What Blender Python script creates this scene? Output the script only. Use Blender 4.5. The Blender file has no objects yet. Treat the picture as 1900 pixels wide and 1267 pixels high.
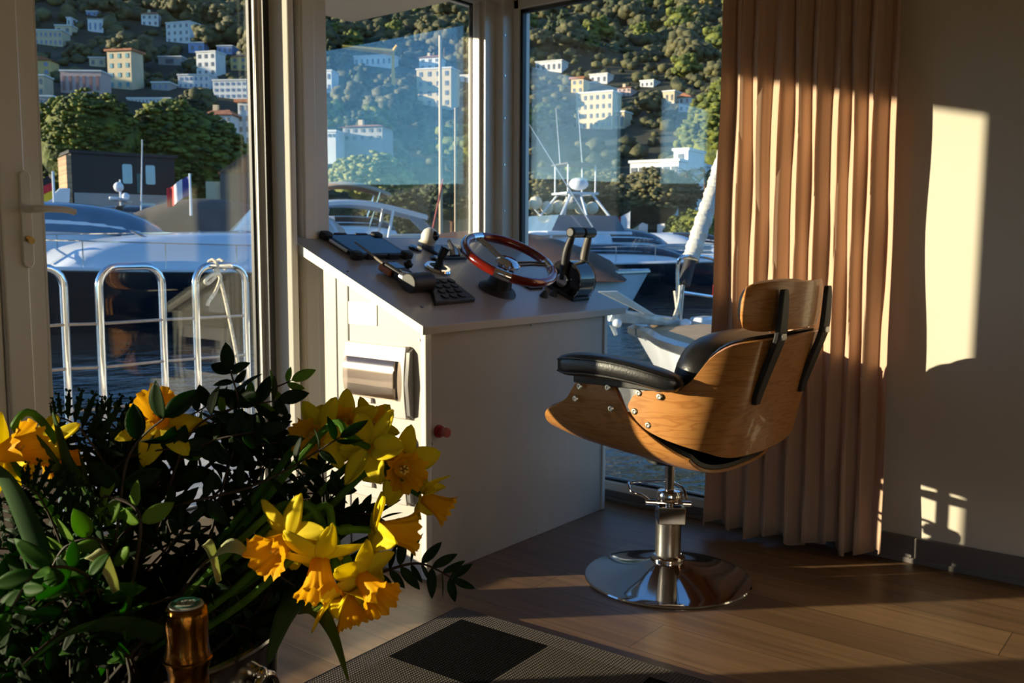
import bpy, bmesh, math, random
from mathutils import Vector, Matrix, Euler
random.seed(7)
PI = math.pi
sc = bpy.context.scene
# ---------------- camera (solved from the room's own lines) ----------------
F_PX, CX, CY = 1732.66, 950.0, 633.5
YAW, PITCH, ROLL, EYE = math.radians(38.41), math.radians(6.0216), math.radians(-.2631), 1.08
_f = Vector((math.cos(YAW)*math.cos(PITCH), math.sin(YAW)*math.cos(PITCH), -math.sin(PITCH)))
_r = Vector((math.sin(YAW), -math.cos(YAW), 0))
_d = _f.cross(_r)
CR = math.cos(ROLL)*_r + math.sin(ROLL)*_d
CD = -math.sin(ROLL)*_r + math.cos(ROLL)*_d
CF = _f
cam_data = bpy.data.cameras.new('camera')
cam = bpy.data.objects.new('camera', cam_data)
sc.collection.objects.link(cam)
cam.matrix_world = Matrix(((CR.x, -CD.x, -CF.x, 0), (CR.y, -CD.y, -CF.y, 0), (CR.z, -CD.z, -CF.z, EYE), (0, 0, 0, 1)))
cam_data.sensor_width = 36.0
cam_data.lens = F_PX/1900*36
cam_data.clip_start = .02
cam_data.clip_end = 4000
cam_data.dof.use_dof = True
cam_data.dof.focus_distance = 1.15
cam_data.dof.aperture_fstop = 17
sc.camera = cam
# ---------------- light: low sun from the left, clear sky ----------------
SUN = Vector((.709, -.705, -.165)).normalized()
world = bpy.data.worlds.new('world'); sc.world = world
world.use_nodes = True
wn = world.node_tree
wn.nodes.clear()
sky = wn.nodes.new('ShaderNodeTexSky'); sky.sky_type = 'NISHITA'
sky.sun_disc = False
sky.sun_elevation = math.radians(9.3)
sky.sun_rotation = math.radians(-45.6)
sky.air_density = 0.8; sky.dust_density = 0.1; sky.ozone_density = 4.0
bg = wn.nodes.new('ShaderNodeBackground'); bg.inputs['Strength'].default_value = .29
wo = wn.nodes.new('ShaderNodeOutputWorld')
wn.links.new(sky.outputs[0], bg.inputs[0]); wn.links.new(bg.outputs[0], wo.inputs[0])
sl = bpy.data.lights.new('sun', 'SUN'); sl.energy = 8.0; sl.color = (1, .805, .575); sl.angle = math.radians(.53)
so = bpy.data.objects.new('sun', sl); sc.collection.objects.link(so)
so.rotation_euler = SUN.to_track_quat('-Z', 'Y').to_euler(); so.location = (-8, 8, 4)
sc.view_settings.view_transform = 'Standard'
sc.view_settings.look = 'None'
sc.view_settings.gamma = 1
sc.view_settings.use_curve_mapping = False
sc.view_settings.exposure = 0.55
sc.cycles.use_denoising = True
sc.cycles.caustics_reflective = False
sc.cycles.caustics_refractive = False
sc.cycles.max_bounces = 10
sc.cycles.transparent_max_bounces = 24
sc.cycles.sample_clamp_indirect = 6

# ---------------- helpers ----------------
def ray(x, y):
    return (CR*((x-CX)/F_PX) + CD*((y-CY)/F_PX) + CF)
def onp(x, y, ax, c):
    """the point seen at a photograph pixel that lies on the plane axis = c"""
    d = ray(x, y); o = Vector((0, 0, EYE)); t = (c-o[ax])/d[ax]
    return o + d*t
def at(x, y, dist):
    d = ray(x, y).normalized(); return Vector((0, 0, EYE)) + d*dist
def ground(x, dist, z=0):
    """the point on level z at horizontal distance dist under pixel column x"""
    d = ray(x, 450); h = Vector((d.x, d.y, 0)).normalized()*dist
    return Vector((h.x, h.y, z))
def zat(y, dist):
    """height of what stands at that distance and is seen at pixel row y (near the frame's middle)"""
    return EYE - (y-451.0)/F_PX*dist*(1.0)

def tag(o, label=None, cat=None, group=None, kind=None):
    if label: o['label'] = label
    if cat: o['category'] = cat
    if group: o['group'] = group
    if kind: o['kind'] = kind
    return o
def thing(name, label, cat, loc=(0, 0, 0), rz=0, group=None):
    o = bpy.data.objects.new(name, None); sc.collection.objects.link(o)
    o.location = loc; o.rotation_euler = (0, 0, rz); o.empty_display_size = .05
    return tag(o, label, cat, group)
def children(o, pool):
    return [c for c in pool if c.parent == o]
def dup(src, loc=None, rz=None, scale=None, label=None, group=None):
    kids = list(src.children)
    c = src.copy(); sc.collection.objects.link(c)
    if loc is not None: c.location = loc
    if rz is not None: c.rotation_euler = (0, 0, rz)
    if scale is not None: c.scale = scale if hasattr(scale, '__len__') else (scale,)*3
    if label: c['label'] = label
    if group: c['group'] = group
    for k in kids:
        d = k.copy(); sc.collection.objects.link(d); d.parent = c
        for g in list(k.children):
            e = g.copy(); sc.collection.objects.link(e); e.parent = d
    return c

class MB:
    def __init__(s): s.v = []; s.f = []; s.uv = None
    def add(s, vs, fs):
        n = len(s.v); s.v += [tuple(v) for v in vs]; s.f += [tuple(i+n for i in f) for f in fs]; return s
    def box(s, c, size, rot=None):
        hx, hy, hz = size[0]/2, size[1]/2, size[2]/2
        vs = [Vector((x, y, z)) for x in (-hx, hx) for y in (-hy, hy) for z in (-hz, hz)]
        if rot is not None:
            m = rot if isinstance(rot, Matrix) else Euler(rot).to_matrix()
            vs = [m @ v for v in vs]
        c = Vector(c)
        return s.add([v+c for v in vs], [(0, 1, 3, 2), (4, 6, 7, 5), (0, 4, 5, 1), (2, 3, 7, 6), (0, 2, 6, 4), (1, 5, 7, 3)])
    def span(s, x0, x1, y0, y1, z0, z1):
        return s.box(((x0+x1)/2, (y0+y1)/2, (z0+z1)/2), (abs(x1-x0), abs(y1-y0), abs(z1-z0)))
    def tube(s, pts, r, n=10, cap=True, closed=False):
        pts = [Vector(p) for p in pts]; m = len(pts)
        rs = r if hasattr(r, '__len__') else [r]*m
        rings = []; up = None
        for i in range(m):
            if closed: t = (pts[(i+1) % m]-pts[i-1])
            else: t = pts[min(i+1, m-1)]-pts[max(i-1, 0)]
            if t.length < 1e-9: t = Vector((0, 0, 1))
            t.normalize()
            if up is None: up = Vector((0, 0, 1)) if abs(t.z) < .9 else Vector((1, 0, 0))
            a = up - t*up.dot(t)
            if a.length < 1e-6: a = t.orthogonal()
            a.normalize(); up = a; b = t.cross(a)
            rings.append([pts[i] + (a*math.cos(2*PI*k/n)+b*math.sin(2*PI*k/n))*rs[i] for k in range(n)])
        vs = [v for q in rings for v in q]; fs = []
        for i in range(m if closed else m-1):
            j = (i+1) % m
            for k in range(n):
                fs.append((i*n+k, i*n+(k+1) % n, j*n+(k+1) % n, j*n+k))
        if cap and not closed:
            fs.append(tuple(range(n))[::-1]); fs.append(tuple((m-1)*n+k for k in range(n)))
        return s.add(vs, fs)
    def cyl(s, p0, p1, r0, r1=None, n=20): return s.tube([p0, p1], [r0, r0 if r1 is None else r1], n)
    def lathe(s, prof, n=32, c=(0, 0, 0), m=None, cap=True):
        """prof: list of (r, z); revolved about z, then moved by matrix m and to c"""
        c = Vector(c); vs = []
        for r, z in prof:
            for k in range(n):
                v = Vector((r*math.cos(2*PI*k/n), r*math.sin(2*PI*k/n), z))
                if m is not None: v = m @ v
                vs.append(v+c)
        fs = []
        for i in range(len(prof)-1):
            for k in range(n):
                fs.append((i*n+k, i*n+(k+1) % n, (i+1)*n+(k+1) % n, (i+1)*n+k))
        if cap:
            fs.append(tuple(range(n))[::-1]); fs.append(tuple((len(prof)-1)*n+k for k in range(n)))
        return s.add(vs, fs)
    def ball(s, c, r, n=14, h=8, sq=(1, 1, 1), m=None):
        pr = [(max(1e-4, math.sin(PI*i/h))*1.0, -math.cos(PI*i/h)) for i in range(h+1)]
        c = Vector(c); vs = []
        for q, z in pr:
            for k in range(n):
                v = Vector((q*math.cos(2*PI*k/n)*sq[0], q*math.sin(2*PI*k/n)*sq[1], z*sq[2]))*r
                if m is not None: v = m @ v
                vs.append(v+c)
        fs = [(i*n+k, i*n+(k+1) % n, (i+1)*n+(k+1) % n, (i+1)*n+k) for i in range(h) for k in range(n)]
        return s.add(vs, fs)
    def sheet(s, fn, nu, nv, thick=0.0):
        """a surface fn(u,v) u,v in 0..1; thick gives it real thickness along its normals"""
        P = [[Vector(fn(i/nu, j/nv)) for j in range(nv+1)] for i in range(nu+1)]
        vs = [P[i][j] for i in range(nu+1) for j in range(nv+1)]
        idx = lambda i, j: i*(nv+1)+j
        fs = [(idx(i, j), idx(i+1, j), idx(i+1, j+1), idx(i, j+1)) for i in range(nu) for j in range(nv)]
        if thick:
            N = len(vs); nv2 = []
            for i in range(nu+1):
                for j in range(nv+1):
                    a = P[min(i+1, nu)][j]-P[max(i-1, 0)][j]; b = P[i][min(j+1, nv)]-P[i][max(j-1, 0)]
                    nn = a.cross(b)
                    if nn.length > 1e-12: nn.normalize()
                    nv2.append(P[i][j]+nn*thick)
            vs = vs+nv2
            fs = [q[::-1] for q in fs]+[tuple(k+N for k in q) for q in fs]
            for i in range(nu):
                fs.append((idx(i, 0), idx(i+1, 0), idx(i+1, 0)+N, idx(i, 0)+N)); fs.append((idx(i+1, nv), idx(i, nv), idx(i, nv)+N, idx(i+1, nv)+N))
            for j in range(nv):
                fs.append((idx(0, j+1), idx(0, j), idx(0, j)+N, idx(0, j+1)+N)); fs.append((idx(nu, j), idx(nu, j+1), idx(nu, j+1)+N, idx(nu, j)+N))
        return s.add(vs, fs)
    def prism(s, poly, h, m=None):
        """poly: list of (x,y); extruded from z=0 to z=h, then moved by the 4x4 matrix m"""
        n = len(poly)
        vs = [Vector((x, y, 0)) for x, y in poly]+[Vector((x, y, h)) for x, y in poly]
        if m is not None: vs = [m @ v for v in vs]
        fs = [tuple(range(n))[::-1], tuple(range(n, 2*n))]+[(i, (i+1) % n, n+(i+1) % n, n+i) for i in range(n)]
        return s.add(vs, fs)
    def build(s, name, mat, parent=None, smooth=True, bevel=0, sub=0, loc=None, ang=40):
        me = bpy.data.meshes.new(name); me.from_pydata(s.v, [], s.f)
        bm = bmesh.new(); bm.from_mesh(me)
        bmesh.ops.remove_doubles(bm, verts=bm.verts, dist=1e-6)
        bmesh.ops.recalc_face_normals(bm, faces=bm.faces)
        bm.to_mesh(me); bm.free()
        me.materials.append(mat)
        if smooth:
            me.polygons.foreach_set('use_smooth', [True]*len(me.polygons))
            try: me.set_sharp_from_angle(angle=math.radians(ang))
            except Exception: pass
        o = bpy.data.objects.new(name, me); sc.collection.objects.link(o)
        if parent is not None: o.parent = parent
        if loc is not None: o.location = loc
        if bevel:
            b = o.modifiers.new('bevel', 'BEVEL'); b.width = bevel; b.segments = 2; b.limit_method = 'ANGLE'; b.angle_limit = math.radians(35)
        if sub:
            b = o.modifiers.new('sub', 'SUBSURF'); b.levels = sub; b.render_levels = sub
        return o

def lerp(a, b, t): return a+(b-a)*t
def interp(tab, x):
    if x <= tab[0][0]: return tab[0][1]
    for (a, p), (b, q) in zip(tab, tab[1:]):
        if x <= b: return p+(q-p)*(x-a)/(b-a)
    return tab[-1][1]
def spline(pts, n=8):
    pts = [Vector(p) for p in pts]; out = []
    for i in range(len(pts)-1):
        p0 = pts[max(i-1, 0)]; p1 = pts[i]; p2 = pts[i+1]; p3 = pts[min(i+2, len(pts)-1)]
        for k in range(n):
            t = k/n
            out.append(.5*((2*p1)+(-p0+p2)*t+(2*p0-5*p1+4*p2-p3)*t*t+(-p0+3*p1-3*p2+p3)*t**3))
    out.append(pts[-1]); return out

# ---------------- materials ----------------
def newmat(name):
    m = bpy.data.materials.new(name); m.use_nodes = True
    nt = m.node_tree; return m, nt, nt.nodes['Principled BSDF']
def M_(name, col, rough=.5, metal=0, coat=0, noise=0, nscale=20, bump=0, bscale=200, spec=.5, stretch=None, trans=0, sub=0, sheen=0, emis=None, es=1, col2=None, ns_detail=4):
    m, nt, p = newmat(name)
    p.inputs['Base Color'].default_value = (*col, 1)
    p.inputs['Roughness'].default_value = rough; p.inputs['Metallic'].default_value = metal
    p.inputs['Coat Weight'].default_value = coat; p.inputs['Specular IOR Level'].default_value = spec
    p.inputs['Coat Roughness'].default_value = .08
    if sheen: p.inputs['Sheen Weight'].default_value = sheen
    if emis: p.inputs['Emission Color'].default_value = (*emis, 1); p.inputs['Emission Strength'].default_value = es
    tc = None
    def coords(sc_):
        nonlocal tc
        if tc is None: tc = nt.nodes.new('ShaderNodeTexCoord')
        mp = nt.nodes.new('ShaderNodeMapping'); nt.links.new(tc.outputs['Object'], mp.inputs[0])
        mp.inputs['Scale'].default_value = tuple(sc_*k for k in (stretch or (1, 1, 1)))
        return mp
    if noise or col2:
        n = nt.nodes.new('ShaderNodeTexNoise'); n.inputs['Scale'].default_value = 1; n.inputs['Detail'].default_value = ns_detail
        nt.links.new(coords(nscale).outputs[0], n.inputs[0])
        r = nt.nodes.new('ShaderNodeValToRGB'); r.color_ramp.elements[0].position = .35; r.color_ramp.elements[1].position = .65
        c2 = col2 or tuple(min(1, c*(1+noise)) for c in col)
        c1 = col if col2 else tuple(c*(1-noise) for c in col)
        r.color_ramp.elements[0].color = (*c1, 1); r.color_ramp.elements[1].color = (*c2, 1)
        nt.links.new(n.outputs[0], r.inputs[0]); nt.links.new(r.outputs[0], p.inputs['Base Color'])
    if bump:
        n = nt.nodes.new('ShaderNodeTexNoise'); n.inputs['Scale'].default_value = 1; n.inputs['Detail'].default_value = 3
        nt.links.new(coords(bscale).outputs[0], n.inputs[0])
        b = nt.nodes.new('ShaderNodeBump'); b.inputs['Strength'].default_value = bump; b.inputs['Distance'].default_value = .3/bscale
        nt.links.new(n.outputs[0], b.inputs['Height']); nt.links.new(b.outputs[0], p.inputs['Normal'])
    if trans:
        tl = nt.nodes.new('ShaderNodeBsdfTranslucent'); mx = nt.nodes.new('ShaderNodeMixShader'); mx.inputs[0].default_value = trans
        src = p.inputs['Base Color'].links[0].from_socket if p.inputs['Base Color'].links else None
        if src: nt.links.new(src, tl.inputs[0])
        else: tl.inputs[0].default_value = (*col, 1)
        out = nt.nodes['Material Output']
        nt.links.new(p.outputs[0], mx.inputs[1]); nt.links.new(tl.outputs[0], mx.inputs[2]); nt.links.new(mx.outputs[0], out.inputs[0])
    return m
def glassmat(name, tint=(.96, .98, .97), ior=1.5, rough=0.0, dirt=0):
    m = bpy.data.materials.new(name); m.use_nodes = True; nt = m.node_tree; nt.nodes.clear()
    o = nt.nodes.new('ShaderNodeOutputMaterial'); mx = nt.nodes.new('ShaderNodeMixShader')
    t = nt.nodes.new('ShaderNodeBsdfTransparent'); g = nt.nodes.new('ShaderNodeBsdfAnisotropic' if False else 'ShaderNodeBsdfGlossy'); fr = nt.nodes.new('ShaderNodeFresnel')
    t.inputs[0].default_value = (*tint, 1); g.inputs['Roughness'].default_value = rough; fr.inputs[0].default_value = ior
    # the same mirror share from either side of the pane
    geo = nt.nodes.new('ShaderNodeNewGeometry'); mth = nt.nodes.new('ShaderNodeMath'); mth.operation = 'MULTIPLY_ADD'
    mth.inputs[1].default_value = (1/ior-ior); mth.inputs[2].default_value = ior
    nt.links.new(geo.outputs['Backfacing'], mth.inputs[0]); nt.links.new(mth.outputs[0], fr.inputs[0])
    inv = nt.nodes.new('ShaderNodeMath'); inv.operation = 'MULTIPLY'; inv.inputs[1].default_value = 1.0
    nt.links.new(fr.outputs[0], inv.inputs[0])
    nt.links.new(inv.outputs[0], mx.inputs[0]); nt.links.new(t.outputs[0], mx.inputs[1]); nt.links.new(g.outputs[0], mx.inputs[2])
    nt.links.new(mx.outputs[0], o.inputs[0])
    return m
# ================= materials of the room =================
WHITE = M_('white_upvc', (.84, .79, .70), .35, noise=.03, nscale=3, coat=.15)
WHITE2 = M_('white_upvc_deep', (.66, .63, .57), .4, noise=.03, nscale=3)
GASKET = M_('black_gasket', (.012, .012, .014), .5, noise=.2, nscale=30)
WALL = M_('gloss_cream_wall', (.70, .64, .53), .22, noise=.02, nscale=1.5, coat=.6)
CEIL = M_('ceiling_paint', (.62, .57, .49), .6, noise=.03, nscale=2)
GLASS = glassmat('window_glass')
BASEB = M_('grey_baseboard', (.17, .15, .14), .45, noise=.15, nscale=6, stretch=(1, .1, 1))
CHROME = M_('chrome', (.75, .75, .76), .07, 1, noise=.04, nscale=8)
STEEL = M_('brushed_steel', (.55, .54, .52), .28, 1, noise=.1, nscale=30, bump=.1)
BRASS = M_('brass_key', (.7, .5, .22), .3, 1, noise=.1, nscale=60)

# plank floor: long boards along the right wall, thin dark joints, streaky grain
m, nt, p = newmat('oak_plank_floor')
tc = nt.nodes.new('ShaderNodeTexCoord'); mp = nt.nodes.new('ShaderNodeMapping'); mp.inputs['Rotation'].default_value = (0, 0, PI/2)
nt.links.new(tc.outputs['Object'], mp.inputs[0])
br = nt.nodes.new('ShaderNodeTexBrick'); br.inputs['Scale'].default_value = 1; br.inputs['Brick Width'].default_value = 1.25; br.inputs['Row Height'].default_value = .19
br.inputs['Mortar Size'].default_value = .0018; br.offset = .37; br.inputs['Mortar Smooth'].default_value = .2
br.inputs['Color1'].default_value = (.20, .115, .058, 1); br.inputs['Color2'].default_value = (.30, .18, .092, 1); br.inputs['Mortar'].default_value = (.10, .06, .035, 1); br.inputs['Bias'].default_value = -.1
nt.links.new(mp.outputs[0], br.inputs[0])
mp2 = nt.nodes.new('ShaderNodeMapping'); mp2.inputs['Scale'].default_value = (30, 1.6, 30); nt.links.new(tc.outputs['Object'], mp2.inputs[0])
nz = nt.nodes.new('ShaderNodeTexNoise'); nz.inputs['Scale'].default_value = 1; nz.inputs['Detail'].default_value = 6; nz.inputs['Distortion'].default_value = .6; nt.links.new(mp2.outputs[0], nz.inputs[0])
rp = nt.nodes.new('ShaderNodeValToRGB'); rp.color_ramp.elements[0].position = .3; rp.color_ramp.elements[1].position = .7
rp.color_ramp.elements[0].color = (.62, .60, .58, 1); rp.color_ramp.elements[1].color = (1.1, 1.08, 1.05, 1); nt.links.new(nz.outputs[0], rp.inputs[0])
mu = nt.nodes.new('ShaderNodeMix'); mu.data_type = 'RGBA'; mu.blend_type = 'MULTIPLY'; mu.inputs[0].default_value = 1
nt.links.new(br.outputs[0], mu.inputs[6]); nt.links.new(rp.outputs[0], mu.inputs[7]); nt.links.new(mu.outputs[2], p.inputs['Base Color'])
p.inputs['Roughness'].default_value = .42
bp_ = nt.nodes.new('ShaderNodeBump'); bp_.inputs['Strength'].default_value = .25; bp_.inputs['Distance'].default_value = .001
nt.links.new(nz.outputs[0], bp_.inputs['Height']); nt.links.new(bp_.outputs[0], p.inputs['Normal'])
FLOOR = m

S = lambda o: tag(o, kind='structure')
XW = 3.285
ZC = 2.16
S(MB().span(-2.8, XW+.12, -3.0, 2.74, -.06, 0).build('floor', FLOOR, smooth=False))
S(MB().span(-2.8, XW+.12, -3.0, 2.76, ZC+.02, ZC+.14).build('ceiling', CEIL, smooth=False))
S(MB().span(-2.85, -2.7, -3.0, 2.76, -.05, .20).span(-2.85, -2.7, -3.0, 2.76, 2.06, ZC+.02).span(-2.85, -2.7, -3.0, -2.3, .20, 2.06).span(-2.85, -2.7, -.75, 2.76, .20, 2.06).build('wall_left', WALL, smooth=False))
t = S(thing('window_added', None, None, (-2.77, .08, .2)))  # unseen window added to let sun bounce warm light through the room
for ya, yb_ in ((-2.3, -.75),):
    MB().span(-2.80, -2.74, ya, ya+.06, .2, 2.06).span(-2.80, -2.74, yb_-.06, yb_, .2, 2.06).span(-2.80, -2.74, ya, yb_, .2, .26).span(-2.80, -2.74, ya, yb_, 2.0, 2.06).build('frame', WHITE, t, smooth=False, loc=(2.77, -.08, -.2))
    MB().span(-2.772, -2.768, ya+.05, yb_-.05, .25, 2.01).build('pane', GLASS, t, smooth=False, loc=(2.77, -.08, -.2))
S(MB().span(-2.7, XW, -3.0, -2.85, 0, ZC+.02).build('wall_back', WALL, smooth=False))
S(MB().span(XW, XW+.12, -3.0, 1.27, -.05, ZC+.02).build('wall_right', WALL, smooth=False, bevel=.004))
S(MB().span(XW+.0, XW+.12, 1.27, 2.76, 2.11, ZC+.02).build('wall_over_window', WHITE, smooth=False)).name = 'trim_1'
# front wall: solid piece between the left window and the door pair
S(MB().span(-1.52, .27, 2.63, 2.76, 0, ZC+.02).build('wall_front', WALL, smooth=False, bevel=.004))
S(MB().span(-2.7, XW+.12, 2.62, 2.78, 2.105, ZC+.02).build('trim_2', WHITE, smooth=False))
S(MB().span(XW-.018, XW, -2.85, 1.27, 0, .09).span(XW-.024, XW, -2.85, 1.27, 0, .02).build('baseboard_right', BASEB, smooth=False, bevel=.004))

def pane(name, x0, x1, y0, y1, z0, z1, parent=None):
    o = MB().span(x0, x1, y0, y1, z0, z1).build(name, GLASS, parent, smooth=False); return o
def front_frame(name, x0, x1, z0, z1, wl, wr, wb, wt, yb=2.655, yf=2.735):
    """a white frame in the front wall: outer rails, inner beads, gasket, pane"""
    t = S(thing(name, None, None, ((x0+x1)/2, 2.69, z0)))
    ox, oy, oz = t.location
    L = lambda mb, n, mat, **k: mb.build(n, mat, t, loc=(-ox, -oy, -oz), **k)
    fr = MB().span(x0, x0+wl, yb, yf, z0, z1).span(x1-wr, x1, yb, yf, z0, z1).span(x0+wl, x1-wr, yb, yf, z0, z0+wb).span(x0+wl, x1-wr, yb, yf, z1-wt, z1)
    L(fr, 'frame', WHITE, smooth=False, bevel=.006)
    a, b, c, d = x0+wl, x1-wr, z0+wb, z1-wt
    g = .016
    bd = MB().span(a, a+g, yb+.022, yb+.045, c, d).span(b-g, b, yb+.022, yb+.045, c, d).span(a+g, b-g, yb+.022, yb+.045, c, c+g).span(a+g, b-g, yb+.022, yb+.045, d-g, d)
    L(bd, 'glazing_bead', WHITE2, smooth=False, bevel=.003)
    g2 = .008
    gs = MB().span(a+g, a+g+g2, 2.698, 2.712, c+g, d-g).span(b-g-g2, b-g, 2.698, 2.712, c+g, d-g).span(a+g, b-g, 2.698, 2.712, c+g, c+g+g2).span(a+g, b-g, 2.698, 2.712, d-g-g2, d-g)
    L(gs, 'gasket', GASKET, smooth=False)
    L(MB().span(a+.01, b-.01, 2.703, 2.707, c+.01, d-.01), 'pane', GLASS, smooth=False)
    L(MB().span(a+.01, b-.01, 2.721, 2.725, c+.01, d-.01), 'pane', GLASS, smooth=False)
    return t, (-ox, -oy, -oz)
d1, o1 = front_frame('door_1', 1.125, 2.128, .015, 2.10, .114, .130, .165, .07)
MB().span(1.996, 2.020, 2.650, 2.656, .02, 2.09).build('side_gasket', GASKET, d1, loc=o1, smooth=False)
MB().prism([(2.022, 2.66), (2.048, 2.585), (2.072, 2.585), (2.076, 2.66)], 2.07, Matrix.Translation((0, 0, .02))).build('lock_stile', WHITE, d1, loc=o1, smooth=False, bevel=.004)
# raised middle rib of the handle stile
MB().span(1.128, 1.196, 2.647, 2.66, .02, 2.09).build('stile_cover', WHITE, d1, loc=o1, smooth=False, bevel=.005)
# door handle: long rounded back plate, lever pointing to the glass, lock with key
hp = MB(); n = 10
poly = [(-.0155+.0155*0, 0)]
poly = [(.0155*math.cos(a), .117+.0155*math.sin(a)) for a in [PI*k/n for k in range(n+1)]]+[(.0155*math.cos(a), -.117+.0155*math.sin(a)) for a in [PI+PI*k/n for k in range(n+1)]]
HZ = 1.138
M4 = Matrix.Translation((1.193, 2.655, HZ)) @ Matrix.Rotation(PI/2, 4, 'X')
hp.prism(poly, .014, M4)
ho = hp.build('handle', WHITE, d1, loc=o1, bevel=.003)
lz = 1.166
lv = MB().cyl((1.193, 2.645, lz), (1.193, 2.60, lz), .011)
lv.tube(spline([(1.193, 2.603, lz), (1.222, 2.592, lz+.001), (1.275, 2.592, lz), (1.303, 2.594, lz-.006)], 5), [.0105]*6+[.0095]*6+[.009]*4, 10)
lv.build('lever', WHITE, ho)
MB().cyl((1.193, 2.642, 1.085), (1.193, 2.635, 1.085), .0085).box((1.193, 2.628, 1.085), (.004, .02, .012)).cyl((1.193, 2.622, 1.08), (1.193, 2.619, 1.08), .009).build('lock', BRASS, ho)
d2, o2 = front_frame('door_2', .27, 1.122, .015, 2.10, .07, .135, .165, .07)
front_frame('window_3', -2.69, -1.52, .015, 2.10, .06, .06, .20, .07)
w1, ow1 = front_frame('window_1', 2.142, 3.205, .015, 2.125, .118, .066, .09, .012, yb=2.642)
MB().span(2.148, 2.20, 2.634, 2.643, .02, 2.10).build('frame_cover', WHITE, w1, loc=ow1, smooth=False, bevel=.003)
# posts between door and window and in the corner
S(MB().span(2.129, 2.141, 2.69, 2.75, 0, 2.105).build('trim_3', GASKET, smooth=False))
S(MB().span(3.207, XW+.11, 2.602, 2.76, 0, 2.13).build('trim_5', WHITE, smooth=False, bevel=.006))
# side window next to the curtain
t = S(thing('window_2', None, None, (XW, 1.93, 0))); LO = (-XW, -1.93, 0)
y0, y1 = 1.27, 2.60
MB().span(XW-.005, XW+.075, y1-.03, y1, .0, 2.13).span(XW-.005, XW+.075, y0, y0+.05, 0, 2.13).span(XW-.005, XW+.075, y0, y1, 2.085, 2.13).span(XW-.012, XW+.075, y0, y1, .045, .083).span(XW-.004, XW+.075, y0, y1, .0, .05).build('frame', WHITE, t, loc=LO, smooth=False, bevel=.005)
a, b, c, d = y0+.05, y1-.03, .083, 2.085
g = .014
MB().span(XW+.006, XW+.03, a, a+g, c, d).span(XW+.006, XW+.03, b-g, b, c, d).span(XW+.006, XW+.03, a, b, c, c+.010).span(XW+.006, XW+.03, a, b, d-g, d).build('gasket', GASKET, t, loc=LO, smooth=False)
MB().span(XW+.018, XW+.022, a, b, c, d).build('pane', GLASS, t, loc=LO, smooth=False)
MB().span(XW+.036, XW+.040, a, b, c, d).build('pane', GLASS, t, loc=LO, smooth=False)
S(MB().span(XW-.022, XW, 1.27, 2.6, 0, .018).span(XW-.016, XW-.0, 1.27, 2.6, .018, .045).build('trim_6', BASEB, smooth=False, bevel=.003))
# screws along the corner post
sm = MB()
for z in (1.97, 1.80, 1.62, 1.42, 1.22):
    sm.cyl((3.222, 2.603, z), (3.222, 2.599, z), .005, n=8)
S(sm.build('trim_7', STEEL))

# outside: roof overhang and foredeck
SOF = M_('soffit_panel', (.55, .50, .45), .5, noise=.04, nscale=2)
S(MB().span(-3.2, 3.20, 2.76, 3.545, 2.15, 2.34).span(-3.2, XW+.2, -3.2, 2.76, 2.32, 2.42).build('ceiling_overhang', SOF, smooth=False, bevel=.004))
DECKM = M_('deck_composite', (.50, .45, .40), .5, noise=.12, nscale=5, stretch=(.4, 10, 1), bump=.3, bscale=60)
S(MB().span(-3.2, XW+.12, 2.76, 4.9, -.13, -.05).span(-3.2, XW+.12, 2.735, 2.79, -.05, -.0).build('floor_deck', DECKM, smooth=False, bevel=.006))

# ================= curtain =================
m, nt, p = newmat('curtain_cloth')
p.inputs['Base Color'].default_value = (.74, .52, .36, 1); p.inputs['Roughness'].default_value = .85; p.inputs['Sheen Weight'].default_value = .25
tc = nt.nodes.new('ShaderNodeTexCoord'); mp = nt.nodes.new('ShaderNodeMapping'); mp.inputs['Scale'].default_value = (900, 900, 700); nt.links.new(tc.outputs['Object'], mp.inputs[0])
nz = nt.nodes.new('ShaderNodeTexNoise'); nz.inputs['Scale'].default_value = 1; nt.links.new(mp.outputs[0], nz.inputs[0])
bb = nt.nodes.new('ShaderNodeBump'); bb.inputs['Strength'].default_value = .25; bb.inputs['Distance'].default_value = .0006; nt.links.new(nz.outputs[0], bb.inputs['Height']); nt.links.new(bb.outputs[0], p.inputs['Normal'])
tl = nt.nodes.new('ShaderNodeBsdfTranslucent'); tl.inputs[0].default_value = (.82, .33, .12, 1); mx = nt.nodes.new('ShaderNodeMixShader'); mx.inputs[0].default_value = .22
nt.links.new(p.outputs[0], mx.inputs[1]); nt.links.new(tl.outputs[0], mx.inputs[2]); nt.links.new(mx.outputs[0], nt.nodes['Material Output'].inputs[0])
CURT = m
random.seed(11)
NF = 9
ph = [0]
for k in range(NF): ph.append(ph[-1]+random.uniform(.65, 1.35))
tot = ph[-1]; amp = [random.uniform(.032, .050) for _ in range(NF+1)]; lean = [random.uniform(-.02, .02) for _ in range(NF+1)]
def curt(u, v):
    z = lerp(.028, 2.14, v); q = u*tot
    k = max(i for i in range(NF+1) if ph[i] <= q+1e-9); k = min(k, NF-1)
    f = (q-ph[k])/(ph[k+1]-ph[k])
    a = lerp(amp[k], amp[k+1], f)
    w = math.cos(2*PI*f)
    w = w**.42 if w > 0 else -abs(w)**.9
    x = 3.165+.055*u*u - a*w*(.55+.45*(1-v))*(1-.3*u) + .006*math.sin(9*z+k*2.1) + .004*math.sin(23*u+3*z)
    y = 1.535-.585*u + .014*math.sin(2*PI*f*2)*(1.2-v) + lerp(lean[k], lean[k+1], f)*(1-v)*1.3 + .02*(1-v)*(0.5-u)*2*.6
    z2 = z + (.012*math.sin(q*5.1)+.01*math.sin(q*2.3))*(1-v)**8
    return (min(x, 3.272), y, z2)
cu = MB().sheet(curt, 330, 40, .0022).build('curtain', CURT, ang=180)
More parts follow.
